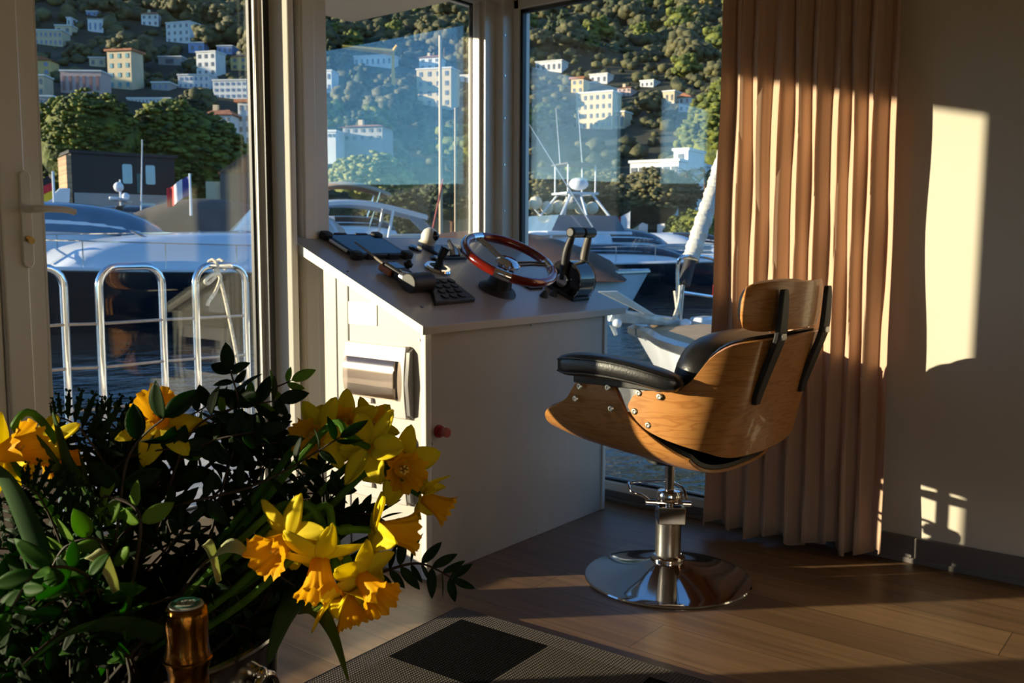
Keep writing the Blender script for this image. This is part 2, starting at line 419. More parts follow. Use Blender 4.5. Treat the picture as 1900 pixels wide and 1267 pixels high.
tag(cu, 'long beige-brown pleated curtain hanging to the floor beside the window', 'curtain')
# ================= helm console =================
CONS = M_('console_laminate', (.55, .515, .46), .38, noise=.03, nscale=4, coat=.1)
CONST = M_('console_top_laminate', (.44, .395, .365), .33, noise=.04, nscale=5, coat=.15)
TRIMW = M_('console_trim_white', (.78, .76, .70), .35, noise=.02, nscale=5)
BLK = M_('black_plastic', (.012, .012, .013), .5, noise=.2, nscale=40, bump=.05)
BLKG = M_('black_gloss', (.008, .008, .009), .12, noise=.2, nscale=40, coat=.4)
RUBB = M_('black_rubber', (.018, .017, .017), .6, noise=.2, nscale=50, bump=.15)
SCR = M_('dark_screen', (.006, .010, .028), .16, noise=.2, nscale=12, spec=.3)
REDP = M_('red_plastic', (.35, .01, .015), .3, noise=.1, nscale=40)
KX0, KX1, KY0, KY1 = 2.11, 3.155, 2.022, 2.50
TX0, TX1, TY0, TY1 = 2.078, 3.26, 2.0, 2.652
TZ0, TZ1 = .822, 1.100
SL = math.atan2(TZ1-TZ0, TY1-TY0)
def topz(y): return TZ0+(TZ1-TZ0)*(y-TY0)/(TY1-TY0)
con = thing('helm_console', 'cream boat helm console with sloping grey top below the window', 'console', (2.65, 2.26, 0)); OC = (-2.65, -2.26, 0)
def C_(mb, n, mat, par=con, **k): return mb.build(n, mat, par, loc=(OC if par == con else None), **k)
def sidepoly(x, w):
    P_ = [(KY0+.012, 0), (KY1, 0), (KY1, topz(KY1)-.028), (KY0+.012, topz(KY0)-.028)]
    mb = MB(); vs = [(x, y, z) for y, z in P_]+[(x+w, y, z) for y, z in P_]
    mb.add(vs, [(0, 1, 2, 3), (7, 6, 5, 4), (0, 4, 5, 1), (1, 5, 6, 2), (2, 6, 7, 3), (3, 7, 4, 0)]); return mb
sp = sidepoly(KX0, .018); C_(sp, 'side_panel', CONS, smooth=False, bevel=.002)
C_(sidepoly(KX1-.018, .018), 'side_panel', CONS, smooth=False, bevel=.002)
C_(MB().span(KX0+.02, KX1-.0, KY0, KY0+.018, .0, TZ0-.012), 'front_panel', CONS, smooth=False, bevel=.0015)
C_(MB().span(KX0-.004, KX0+.022, KY0-.008, KY0+.016, .0, TZ0-.020), 'corner_trim', TRIMW, smooth=False, bevel=.004)
C_(MB().span(KX1-.02, KX1+.004, KY0-.006, KY0+.016, .0, TZ0-.014), 'corner_trim', TRIMW, smooth=False, bevel=.004)
C_(MB().span(KX0-.002, KX0+.001, 2.372, 2.378, .02, .985), 'side_joint', GASKET, smooth=False)
C_(MB().span(KX0-.002, KX0+.001, 2.432, 2.437, .02, 1.0), 'side_joint', GASKET, smooth=False)
# worktop board
mb = MB(); P_ = [(TY0, TZ0-.024), (TY0-.002, TZ0), (TY1, TZ1), (TY1, TZ1-.03)]
vs = [(TX0, y, z) for y, z in P_]+[(TX1, y, z) for y, z in P_]
mb.add(vs, [(0, 1, 2, 3), (7, 6, 5, 4), (0, 4, 5, 1), (1, 5, 6, 2), (2, 6, 7, 3), (3, 7, 4, 0)])
C_(mb, 'sloping_top', CONST, smooth=False, bevel=.002)
C_(MB().span(TX0, TX1, TY0-.006, TY0-.001, TZ0-.026, TZ0-.001), 'front_edge', CONS, smooth=False, bevel=.001)
# light edge band of the board's left side
mb = MB(); P_ = [(TY0-.003, TZ0-.026), (TY0-.004, TZ0+.001), (TY1, TZ1+.001), (TY1, TZ1-.032)]
vs = [(TX0-.0025, y, z) for y, z in P_]+[(TX0+.001, y, z) for y, z in P_]
mb.add(vs, [(0, 1, 2, 3), (7, 6, 5, 4), (0, 4, 5, 1), (1, 5, 6, 2), (2, 6, 7, 3), (3, 7, 4, 0)])
C_(mb, 'edge_band', TRIMW, smooth=False)
for y, z in ((2.045, .775), (2.05, .35)):
    C_(MB().cyl((KX0+.001, y, z), (KX0-.003, y, z), .004, n=8), 'screw', STEEL)
for x, z in ((2.137, .785), (2.142, .44), (2.66, .788), (2.70, .02), (3.146, .79)):
    C_(MB().cyl((x, KY0+.001, z), (x, KY0-.004, z), .0035, n=8), 'screw', STEEL)
# blank paper sticker
tag(MB().span(KX0-.003, KX0-.001, 2.235, 2.372, .808, .883).build('sticker', M_('white_paper', (.86, .86, .88), .6, noise=.02, nscale=30), smooth=False, bevel=.0006), 'blank white sticker on the sunlit side of the console', 'sticker')
# breaker boxes on the side
PLG = M_('pale_grey_plastic', (.66, .61, .585), .32, noise=.02, nscale=10, coat=.2)
SMOKE = glassmat('smoked_cover', (.74, .68, .62), 1.7, .12)
def fuse_box(z0, z1, label):
    t = thing('breaker_box', label, 'breaker box', (KX0-.001, 2.22, z0))
    h = z1-z0; n = 14
    def bow(u, v):
        y = lerp(.153, -.135, u); q = v
        return (-.018-.010*math.sin(PI*q)-.004*math.sin(PI*u), y, h*v)
    mb = MB(); mb.sheet(bow, 10, n)
    # close the shell back to the panel
    k = len(mb.v)
    body = MB().add([(x, y, z) for (x, y, z) in mb.v]+[(0, y, z) for (x, y, z) in mb.v], [])
    idx = lambda i, j: i*(n+1)+j
    fs = list(mb.f)+[tuple(q+k for q in f[::-1]) for f in mb.f]
    for i in range(10): fs += [(idx(i, 0), idx(i, 0)+k, idx(i+1, 0)+k, idx(i+1, 0)), (idx(i, n), idx(i+1, n), idx(i+1, n)+k, idx(i, n)+k)]
    for j in range(n): fs += [(idx(0, j), idx(0, j+1), idx(0, j+1)+k, idx(0, j)+k), (idx(10, j), idx(10, j)+k, idx(10, j+1)+k, idx(10, j+1))]
    body.f = fs; body.build('cover', PLG, t, bevel=.004, ang=30)
    # dark side recess
    sd = MB(); pr = [(-.002, .02*h), (-.018, .06*h), (-.028, .5*h), (-.018, .92*h), (-.002, .97*h)]
    vs = [(x*.98, -.1355, z) for x, z in pr]+[(x*.98, -.150, z) for x, z in pr]; m_ = len(pr)
    sd.add(vs, [tuple(range(m_)), tuple(range(2*m_-1, m_-1, -1))]+[(i, (i+1) % m_, (i+1) % m_+m_, i+m_) for i in range(m_)])
    sd.build('side_grip', M_('grey_plastic', (.16, .15, .15), .4, noise=.05, nscale=20), t)
    zz0, zz1 = .26*h, .80*h
    # inner row of breakers behind the smoked lid
    w = MB().span(-.0335, -.031, -.10, .128, zz0, zz1); w.build('window_recess', M_('recess', (.14, .11, .09), .4, noise=.1, nscale=20), t, smooth=False)
    dm = MB().span(-.038, -.0335, -.095, .124, zz0+.3*(zz1-zz0), zz1-.25*(zz1-zz0)); dm.build('breaker_row', PLG, t, smooth=False, bevel=.001)
    def lid(u, v):
        q = PI*v
        return (-.034-.014*math.sin(q)**.7, lerp(.13, -.103, u), lerp(zz0, zz1, v)+.0)
    MB().sheet(lid, 6, 14, .0025).build('lid', SMOKE, t, ang=60)
    MB().box((-.033, .03, zz0-.012), (.012, .05, .018)).build('latch', PLG, t, bevel=.004)
    return t
fuse_box(.517, .752, 'upper grey breaker box with smoked clear lid on the console side')
fuse_box(.235, .47, 'lower grey breaker box half hidden behind the daffodils')
# red stop button
t = thing('push_button', 'red round push button on the console front', 'button', (2.168, KY0-.0005, .478))
MB().cyl((0, 0, 0), (0, -.012, 0), .021, n=24).cyl((0, -.012, 0), (0, -.026, 0), .014, .012, n=20).build('collar', REDP, t, bevel=.002)
MB().cyl((0, -.026, 0), (0, -.045, 0), .015, .016, n=24).build('cap', M_('pale_red_cap', (.5, .12, .10), .25, noise=.1, nscale=60), t, bevel=.003)

# ================= instruments lying or fixed on the sloping top =================
SN = Vector((0, -math.sin(SL), math.cos(SL)))
def ontop(name, label, cat, x, y, h=0.0005, rz=0, group=None):
    o = thing(name, label, cat, Vector((x, y, topz(y)))+SN*h, 0, group)
    o.rotation_euler = (Matrix.Rotation(SL, 4, 'X') @ Matrix.Rotation(rz, 4, 'Z')).to_euler()
    return o
def rr(w, h, r, n=4):
    out = []
    for cx, cy, a0 in ((w/2-r, h/2-r, 0), (-w/2+r, h/2-r, PI/2), (-w/2+r, -h/2+r, PI), (w/2-r, -h/2+r, 1.5*PI)):
        out += [(cx+r*math.cos(a0+PI/2*k/n), cy+r*math.sin(a0+PI/2*k/n)) for k in range(n+1)]
    return out
T_ = Matrix.Translation
# tablet in a mount with rubber corners
t = ontop('tablet', 'black tablet in a rubber-cornered mount at the console\'s far left', 'tablet', 2.352, 2.548)
t.scale = (.93, .93, 1)
MB().prism(rr(.285, .205, .012), .014, T_((0, 0, .004))).build('body', BLK, t, bevel=.002)
MB().prism(rr(.255, .175, .004), .0012, T_((0, 0, .018))).build('screen', SCR, t, smooth=False)
for sx in (-1, 1):
    for sy in (-1, 1):
        MB().prism(rr(.05, .04, .014), .028, T_((sx*.132, sy*.094, .0))).build('corner_grip', RUBB, t, bevel=.007)
for sx in (-.055, .055):
    for sy in (-1, 1):
        MB().prism(rr(.062, .014, .005), .022, T_((sx, sy*.101, .0))).build('edge_grip', RUBB, t, bevel=.003)
MB().box((-.146, 0, .013), (.008, .105, .009)).build('lit_edge', M_('lit_edge_pale', (.8, .82, .82), .3, noise=.03, nscale=20), t, bevel=.002)  # pale strip paints the light along the tablet's left edge
# handheld radio in its cup
t = ontop('handheld_radio', 'black handheld radio with long thin antenna lying on the console', 'radio', 2.262, 2.318, .0)
MB().prism(rr(.058, .112, .012), .034, T_((.018, .0, .006))).build('body', BLK, t, bevel=.006)
MB().prism(rr(.042, .046, .003), .0015, T_((.02, .018, .040))).build('screen', M_('blue_lcd', (.03, .07, .18), .15, noise=.2, nscale=30, coat=.3), t, smooth=False)
MB().prism(rr(.038, .022, .004), .005, T_((.02, -.028, .038))).build('keys', RUBB, t, bevel=.001)
MB().prism(rr(.012, .06, .003), .02, T_((-.017, .028, .008))).build('side_stripe', M_('orange_trim', (.5, .16, .05), .4, noise=.1, nscale=50), t, bevel=.002)
MB().tube([(-.012, .05, .032), (-.014, .12, .040), (-.016, .205, .046)], [.0055, .004, .003], 8).build('antenna', M_('antenna_rubber', (.25, .2, .15), .5, noise=.1, nscale=50), t)
MB().cyl((-.03, -.10, .028), (.075, -.095, .028), .034, .036, 28).build('end_cup', M_('satin_black', (.025, .023, .022), .5, noise=.1, nscale=30), t, bevel=.004)
MB().cyl((-.01, -.045, .03), (-.006, -.07, .03), .018, .024, 16).build('neck', STEEL, t)
# keypad
t = ontop('keypad_panel', 'flat black keypad slab at the console\'s front edge', 'keypad', 2.402, 2.198, .0)
kb = MB(); kb.add([(-.152, -.092, 0), (.062, -.084, 0), (.10, .085, 0), (-.012, .086, 0)]+[(-.152, -.092, .017), (.062, -.084, .017), (.10, .085, .017), (-.012, .086, .017)], [(0, 3, 2, 1), (4, 5, 6, 7), (0, 1, 5, 4), (1, 2, 6, 5), (2, 3, 7, 6), (3, 0, 4, 7)])
kb.build('body', BLK, t, bevel=.004)
for i in range(3):
    for j in range(4):
        yy = -.06+.038*j; cx0 = lerp(-.10, .0, (yy+.09)/.18)
        MB().prism(rr(.026, .024, .005), .004, T_((cx0+.042*i+.01, yy, .0172))).build('key', RUBB, t, bevel=.001)
# white dome compass / camera
t = ontop('dome_instrument', 'small white domed instrument with dark lens near the window', 'instrument', 2.70, 2.575, .0)
MB().lathe([(.036, 0), (.036, .010), (.031, .016), (.030, .03)], 28).build('base', M_('cream_plastic', (.66, .60, .48), .35, noise=.04, nscale=30), t)
MB().lathe([(.032, .03), (.033, .042), (.028, .060), (.016, .072), (.002, .076)], 28).build('dome', TRIMW, t)
MB().ball((.006, -.018, .05), .021, 16, 10).build('lens', BLKG, t)
# display with folded bracket lever
t = ontop('display_panel', 'dark rectangular display panel with a silver tilted lever on it', 'display', 2.728, 2.504, .0)
MB().prism(rr(.145, .125, .006), .012, T_((0, 0, 0))).build('body', BLK, t, bevel=.002)
MB().prism(rr(.118, .10, .002), .001, T_((-.004, .006, .012))).build('screen', SCR, t, smooth=False)
MB().tube([(.0, -.045, .014), (.0, -.03, .035), (.018, .012, .05)], [.012, .012, .009], 8).tube([(.03, -.045, .014), (.03, -.03, .03), (.04, .0, .036)], [.010, .010, .007], 8).build('lever', STEEL, t)
# round gauges
def disc(label, x, y, r, h=.010, ring=None):
    t = ontop('round_button', label, 'button', x, y, .0, group='round buttons on the helm console')
    MB().lathe([(r, 0), (r, h*.7), (r*.9, h), (r*.75, h)], 28).build('rim', ring or BLKG, t)
    MB().lathe([(r*.76, h*.6), (r*.7, h*1.15), (.001, h*1.3)], 24).build('cap', BLKG, t)
disc('glossy black disc between the tablet and the domed instrument', 2.603, 2.543, .027)
disc('glossy black disc just left of the joystick lever', 2.625, 2.452, .025)
disc('black disc between handheld radio and chrome joystick base', 2.406, 2.322, .021, .012)
disc('black disc behind the left rim of the steering wheel', 2.862, 2.535, .03)
t = ontop('knob', 'small black winged knob right of the radio', 'knob', 2.383, 2.372, .0)
MB().lathe([(.010, 0), (.008, .012), (.015, .016), (.018, .028), (.010, .034), (.006, .042), (.001, .043)], 12).build('cap', BLK, t)
for n_, (x, y, lb) in enumerate([(2.871, 2.125, 'left one of two black cone knobs before the throttle'), (2.938, 2.128, 'right one of two black cone knobs before the throttle')]):
    t = ontop('cone_knob', lb, 'knob', x, y, .0, group='cone knobs by the throttle')
    MB().lathe([(.017, 0), (.015, .010), (.007, .026), (.001, .028)], 16).build('cap', BLK, t)
t = ontop('switch_plate', 'flat black switch plate under the steering wheel', 'switch', 2.905, 2.225, .0)
MB().prism(rr(.09, .09, .006), .008, T_((0, 0, 0))).build('plate', BLK, t, bevel=.002)
MB().cyl((0, 0, .008), (0, 0, .018), .018, .015, 20).build('dial', BLKG, t)
for x, y, lb in ((3.176, 2.112, 'tiny steel screw right of the throttle'), (2.194, 2.114, 'tiny steel screw in front of the radio cup')):
    tag(MB().lathe([(.006, 0), (.006, .003), (.003, .005), (.0005, .0055)], 12, Vector((x, y, topz(y))), Matrix.Rotation(SL, 3, 'X')).build('screw_head', STEEL), lb, 'screw')
# joystick
t = ontop('joystick', 'black joystick on a round chrome base left of the wheel', 'joystick', 2.545, 2.372, .0)
MB().lathe([(.05, 0), (.052, .006), (.047, .013), (.043, .013)], 40).build('ring', CHROME, t)
MB().lathe([(.044, .006), (.040, .012), (.018, .016), (.014, .03)], 32).build('boot', RUBB, t)
MB().tube(spline([(0, 0, .02), (.004, .004, .05), (.014, .006, .085)], 4), [.012]*4+[.016]*4+[.019], 14).build('stick', BLK, t)

# steering wheel on its black cone
t = thing('steering_wheel', 'glossy red-brown wooden steering wheel with chrome spokes', 'steering wheel', Vector((2.669, 2.189, topz(2.189))))
WN = Vector((-.05, -.47, .88)).normalized()
t.rotation_euler = WN.to_track_quat('Z', 'Y').to_euler()
WOOD = M_('varnished_mahogany', (.20, .013, .006), .14, noise=.35, nscale=14, coat=.9, stretch=(1, 1, 3))
bs = MB().lathe([(.072, -.02), (.073, .008), (.066, .016), (.048, .026), (.043, .05), (.036, .085), (.030, .10)], 40); bs.build('base', BLK, t, bevel=.001)
R_, HZ_ = .170, .135
ring = [(R_*math.cos(2*PI*k/72), R_*math.sin(2*PI*k/72), HZ_) for k in range(72)]
MB().tube(ring, .0172, 18, closed=True).build('rim', WOOD, t)
MB().lathe([(.022, .095), (.045, .112), (.047, .122), (.030, .134), (.001, .137)], 36).build('hub', CHROME, t)
for a in (100, 220, 340):
    a = math.radians(a); c, s_ = math.cos(a), math.sin(a)
    for off in (-.012, .012):
        p0 = Vector((c*.03-s_*off, s_*.03+c*off, .118)); p1 = Vector((c*(R_-.012)-s_*off*.8, s_*(R_-.012)+c*off*.8, HZ_+.004))
        MB().tube([p0, (p0+p1)/2+Vector((0, 0, .004)), p1], [.006, .0048, .006], 8).build('spoke', CHROME, t)
    cl = [(R_*math.cos(a+d), R_*math.sin(a+d), HZ_) for d in [(-.17+.34*k/8) for k in range(9)]]
    MB().tube(cl, .0179, 18).build('rim_clasp', CHROME, t)

# throttle
t = ontop('throttle_control', 'black round throttle housing with two upright levers and T-grip', 'throttle', 3.048, 2.14, .0)
rx = Matrix.Rotation(PI/2, 3, 'Y')
def drum(x0, x1, r, mat, nm, edge=.0):
    MB().cyl((x0, 0, .058), (x1, 0, .058), r, r, 44).build(nm, mat, t, bevel=edge)
drum(-.052, .052, .078, BLKG, 'housing', .004)
for x in (-.055, .05):
    MB().lathe([(.0785, 0), (.081, .003), (.0785, .006)], 48, (x, 0, .058), rx, cap=False).build('chrome_ring', CHROME, t)
MB().box((0, 0, .008), (.115, .15, .016)).build('foot', BLK, t, bevel=.004)
for sx, bend, mat in ((-1, .0, BLK), (1, .0, M_('grey_lever', (.13, .12, .10), .35, noise=.1, nscale=20))):
    x = sx*.064
    y1 = -.005 if sx < 0 else -.0
    MB().cyl((x-.006, 0, .06), (x+.008, 0, .06), .026, n=24).build('pivot', CHROME if sx < 0 else BLKG, t, bevel=.002)
    pts = spline([(x, .0, .06), (x+.006, .015, .11), (x+sx*(-.0)+.004, .028, .175), (x*.9, .030, .235)], 5)
    lv_ = MB().tube(pts, [.012+.006*math.sin(PI*i/(len(pts)-1)) for i in range(len(pts))], 12); lv_.build('lever', mat, t)
MB().cyl((-.082, .03, .248), (-.004, .03, .248), .0205, n=24).build('grip', BLK, t, bevel=.006)
MB().cyl((.003, .03, .248), (.080, .03, .248), .0205, n=24).build('grip', BLK, t, bevel=.006)
# ================= lounge chair on a pump pedestal =================
def woodmat(name, c1, c2, rot=(0, 0, 0), sc_=(2.2, 2.2, 22)):
    m, nt, p = newmat(name)
    tc = nt.nodes.new('ShaderNodeTexCoord'); mp = nt.nodes.new('ShaderNodeMapping'); mp.inputs['Scale'].default_value = sc_; mp.inputs['Rotation'].default_value = rot
    nt.links.new(tc.outputs['Object'], mp.inputs[0])
    n = nt.nodes.new('ShaderNodeTexNoise'); n.inputs['Scale'].default_value = 1; n.inputs['Detail'].default_value = 3; n.inputs['Distortion'].default_value = .5; nt.links.new(mp.outputs[0], n.inputs[0])
    mt = nt.nodes.new('ShaderNodeMath'); mt.operation = 'MULTIPLY'; mt.inputs[1].default_value = 11; nt.links.new(n.outputs[0], mt.inputs[0])
    fr = nt.nodes.new('ShaderNodeMath'); fr.operation = 'PINGPONG'; fr.inputs[1].default_value = .5; nt.links.new(mt.outputs[0], fr.inputs[0])
    r = nt.nodes.new('ShaderNodeValToRGB'); r.color_ramp.elements[0].color = (*c1, 1); r.color_ramp.elements[1].color = (*c2, 1); r.color_ramp.elements[0].position = 0; r.color_ramp.elements[1].position = .28
    nt.links.new(fr.outputs[0], r.inputs[0]); nt.links.new(r.outputs[0], p.inputs['Base Color'])
    p.inputs['Roughness'].default_value = .32; p.inputs['Coat Weight'].default_value = .25
    return m
VEN = woodmat('walnut_ash_veneer', (.42, .165, .042), (.56, .25, .07))
LEA = M_('black_leather', (.010, .010, .011), .34, noise=.2, nscale=30, bump=.25, bscale=160)
NUT = M_('bolt_nickel', (.62, .58, .50), .28, 1, noise=.1, nscale=80)
ch = thing('lounge_chair', 'black leather lounge chair with bent orange-brown wood shells on a chrome pedestal', 'chair', (2.618, 1.427, 0), math.radians(-1))
def plan(tab, t): return interp(tab, t)
# --- back shell
KB = -.0125
PL = [(0, 0), (.15, .005), (.24, .022), (.295, .055), (.328, .105), (.342, .165), (.346, .22), (.346, .275)]
def arc(tab):
    L = [0]
    for a, b in zip(tab, tab[1:]): L.append(L[-1]+math.dist(a, b))
    return [(l/L[-1], p) for l, p in zip(L, tab)]
def smooth_tab(tab, n=6):
    v = spline([(a, b, 0) for a, b in tab], n); return [(q.x, q.y) for q in v]
PLs = arc(smooth_tab(PL))
PX = [(t, p[0]) for t, p in PLs]; PY = [(t, p[1]) for t, p in PLs]
ZT = smooth_tab([(0, .822), (.30, .822), (.45, .818), (.54, .806), (.61, .772), (.67, .712), (.74, .680), (.84, .673), (.92, .667), (.97, .652), (1, .625)])
ZB = smooth_tab([(0, .470), (.30, .478), (.45, .490), (.57, .510), (.70, .528), (.80, .542), (.89, .560), (.96, .588), (1, .617)])
def yb(z): return -.398+(.82-z)*.27
def back(u, v):
    s = 2*u-1; t = abs(s); z = lerp(interp(ZB, t), interp(ZT, t), v)
    sg = 1 if s >= 0 else -1
    lean = lerp(yb(z), yb(.6), min(1, max(0, (t-.4)/.45)))
    return (sg*interp(PX, t), lean+interp(PY, t), z)
mb = MB().sheet(back, 72, 14, .011)
bo = mb.build('back_shell', VEN, ch, bevel=.002, ang=50)
# --- seat shell
CS = [(0, 0), (.14, .004), (.23, .022), (.29, .06), (.325, .11), (.341, .17), (.347, .23), (.349, .31)]
CSs = arc(smooth_tab(CS)); QX = [(t, p[0]) for t, p in CSs]; QZ = [(t, p[1]) for t, p in CSs]
def z0(y): return interp(smooth_z0, y)
smooth_z0 = smooth_tab([(-.26, .412), (-.139, .412), (-.03, .425), (.164, .447), (.29, .475)])
TOPY = smooth_tab([(-.26, .468), (-.217, .474), (-.15, .515), (-.09, .560), (-.05, .598), (-.02, .650), (.005, .677), (.06, .682), (.115, .678), (.14, .652), (.165, .618), (.21, .590), (.25, .570), (.272, .550), (.287, .520)])
def tmax(y):
    h = interp(TOPY, y)-z0(y)
    for (t0, q0), (t1, q1) in zip(QZ, QZ[1:]):
        if q1 >= h: return t0+(t1-t0)*max(0, h-q0)/max(1e-6, q1-q0)
    return 1.0
def seat(u, v):
    y = lerp(-.225, .287, v); s = 2*u-1; t = abs(s)*tmax(y); sg = 1 if s >= 0 else -1
    return (sg*interp(QX, t), y-.03*(1-(s*s))*(1-v)**3, z0(y)+interp(QZ, t))
MB().sheet(seat, 60, 80, .011).build('seat_shell', VEN, ch, bevel=.002, ang=50)
def inward(fn, k):
    def g(u, v):
        e = .01; q = fn(u, v); a = Vector(fn(min(1, u+e), v))-Vector(fn(max(0, u-e), v)); b = Vector(fn(u, min(1, v+e)))-Vector(fn(u, max(0, v-e)))
        n = a.cross(b); n = n.normalized() if n.length > 1e-9 else Vector((0, 0, 1)); return Vector(q)+n*k
    return g
LIN_SEAT = True
MB().sheet(inward(seat, .0125), 60, 60, .012).build('seat_lining', LEA, ch, ang=50)
MB().sheet(inward(back, KB), 60, 14, .012*(1 if KB > 0 else -1)).build('back_lining', LEA, ch, ang=50)
# --- headrest shell and cushion
def head(u, v):
    s = 2*u-1; z = lerp(.842, .978, v); w = .272*(1-.10*abs(2*v-1)**4)
    k = 1-.0*abs(s)
    zz = .91+(z-.91)*(1-.30*abs(s)**8)
    return (s*w, -.412+.060*s*s-(zz-.842)*.08, zz)
MB().sheet(head, 36, 10, .011).build('headrest_shell', VEN, ch, bevel=.0025, ang=50)
def cushion(name, cx, cy, cz, sx, sy, sz, e=2.6, tilt=0, n=28, h=16, par=ch, mat=LEA, seam=True):
    """a plump rounded pad (superellipsoid)"""
    mb = MB(); vs = []
    m = Matrix.Rotation(tilt, 3, 'X')
    def sp_(v, k): return math.copysign(abs(v)**(2/k), v)
    for i in range(h+1):
        a = -PI/2+PI*i/h
        for k in range(n):
            b = 2*PI*k/n
            v = Vector((sx*sp_(math.cos(a), 2.2)*sp_(math.cos(b), e), sy*sp_(math.sin(a), 2.4), sz*sp_(math.cos(a), 2.2)*sp_(math.sin(b), e)))
            vs.append(m @ v+Vector((cx, cy, cz)))
    fs = [(i*n+k, i*n+(k+1) % n, (i+1)*n+(k+1) % n, (i+1)*n+k) for i in range(h) for k in range(n)]
    mb.add(vs, fs)
    return mb.build(name, mat, par, ang=70)
cushion('headrest_cushion', 0, -.345, .908, .235, .045, .072, 3, .08)
cushion('back_cushion', 0, -.205, .682, .288, .108, .142, 3.0, .24)
cushion('seat_cushion', 0, .015, .545, .270, .255, .062, 3.0, .08)
MB().span(-.10, .10, -.30, -.14, .455, .475).build('shell_joint', RUBB, ch, bevel=.01)
# --- arm pads on both sides
def armpad(sx):
    mb = MB(); prof = []
    rings = []
    N = 22
    for i in range(N+1):
        t = i/N; y = lerp(.178 if sx < 0 else .10, -.243, t)
        w = .048*(1-abs(2*t-1)**6)**.5*lerp(1.0, .80, t)+.001
        zc = lerp(.722, .700, t)+.016*math.sin(PI*min(1, t*1.1))-.0*t
        hh = .0335*(1-abs(2*t-1)**8)**.5*lerp(1.05, .82, t)+.001
        cx_ = sx*(.362+.004*math.sin(PI*t))
        ring = []
        for k in range(20):
            a = 2*PI*k/20; c = math.copysign(abs(math.cos(a))**.55, math.cos(a)); s_ = math.copysign(abs(math.sin(a))**.75, math.sin(a))
            ring.append(Vector((cx_+w*c, y, zc+hh*s_)))
        rings.append(ring)
    vs = [v for r in rings for v in r]; fs = [(i*20+k, i*20+(k+1) % 20, (i+1)*20+(k+1) % 20, (i+1)*20+k) for i in range(N) for k in range(20)]
    fs += [tuple(range(20))[::-1], tuple(N*20+k for k in range(20))]
    mb.add(vs, fs); o = mb.build('arm_pad', LEA, ch, ang=60)
    pm = MB()
    for zo in (.021, -.021):
        loop = []
        for sgn in (1, -1):
            for i in (range(1, N) if sgn == 1 else range(N-1, 0, -1)):
                t = i/N; r = rings[i]; c = sum(r, Vector())/20
                w = max(abs(v.x-c.x) for v in r); hgt = max(v.z-c.z for v in r)
                loop.append(Vector((c.x+sgn*(w-.001), c.y, c.z+zo*hgt/.0335)))
        pm.tube(loop, .0033, 6, closed=True)
    pm.build('piping', LEA, o)
    MB().span(sx*.350-.006, sx*.350+.006, -.17, .13, .67, .694).build('arm_bracket', BLK, ch, bevel=.003)
    MB().prism([(-.13, .60), (.01, .60), (.02, .685), (-.15, .685)], .004, Matrix(((0, 0, 1, sx*.336-.002), (1, 0, 0, 0), (0, 1, 0, 0), (0, 0, 0, 1)))).build('side_plate', STEEL, ch)
for sx in (-1, 1):
    armpad(sx)
    for px, py in ((1079, 717), (1071, 740), (1132, 719), (1138, 758), (1190, 729), (1229, 736), (1182, 763), (1207, 789)):
        q = onp(px, py, 0, 2.618-.355)-Vector((2.618, 1.427, 0))
        mb = MB(); m_ = Matrix.Rotation(sx*PI/2, 3, 'Y')
        mb.lathe([(.0095, 0), (.0095, .003), (.0075, .005), (.0045, .0052), (.004, .0035), (.001, .003)], 18, (sx*(.3565 if q.z > .6 else .3545), q.y, q.z), m_)
        mb.build('bolt', NUT, ch)
# --- two black spines joining back shell and headrest
for sx in (-1, 1):
    pts = [(.632, -.366, .011), (.66, -.372, .017), (.72, -.393, .019), (.80, -.423, .0205), (.835, -.432, .021), (.88, -.436, .019), (.93, -.438, .016), (.958, -.438, .011)]
    pts = [(q.x, q.y, q.z) for q in spline(pts, 5)]
    mb = MB(); vs = []
    for z, y, w in pts:
        vs += [(sx*.158-w*1.25, y, z), (sx*.158+w*1.25, y, z), (sx*.158+w*1.4, y+.014, z), (sx*.158-w*1.4, y+.014, z)]
    m_ = len(pts); fs = [(i*4+k, i*4+(k+1) % 4, (i+1)*4+(k+1) % 4, (i+1)*4+k) for i in range(m_-1) for k in range(4)]
    fs += [(3, 2, 1, 0), tuple(4*(m_-1)+k for k in range(4))]
    o = mb.add(vs, fs).build('spine', BLK, ch, bevel=.003)
    MB().span(sx*.158-.016, sx*.158+.016, -.436, -.427, .818, .836).build('spine_joint', STEEL, o, bevel=.002)
# --- pedestal
MB().lathe([(.012, .35), (.018, .30), (.09, .385), (.001, .392)][0:0] or [(.075, .388), (.075, .396), (.02, .400)], 24, (0, 0, 0)).build('seat_mount', BLK, ch)
MB().cyl((0, 0, .25), (0, 0, .42), .0155, n=24).build('piston', CHROME, ch)
MB().lathe([(.041, .062), (.041, .238), (.036, .24)], 36).build('cylinder', STEEL, ch)
MB().lathe([(.040, .258), (.042, .262), (.042, .281), (.037, .291), (.017, .296)], 36).build('collar', CHROME, ch, bevel=.001)
MB().lathe([(.053, .058), (.056, .062), (.056, .072), (.051, .078), (.041, .082)], 36).build('base_ring', CHROME, ch, bevel=.001)
mb = MB().box((-.012, -.012, .222), (.086, .086, .056), (0, 0, math.radians(-52))); mb.build('clamp_block', CHROME, ch, bevel=.003, smooth=False)
rv = Vector((_r.x, _r.y, 0)); fv = Vector((_f.x, _f.y, 0)).normalized()
MB().cyl(-rv*.075+Vector((0, 0, .252)), rv*.07+Vector((0, 0, .246)), .009, n=14).build('pivot_pin', CHROME, ch, bevel=.001)
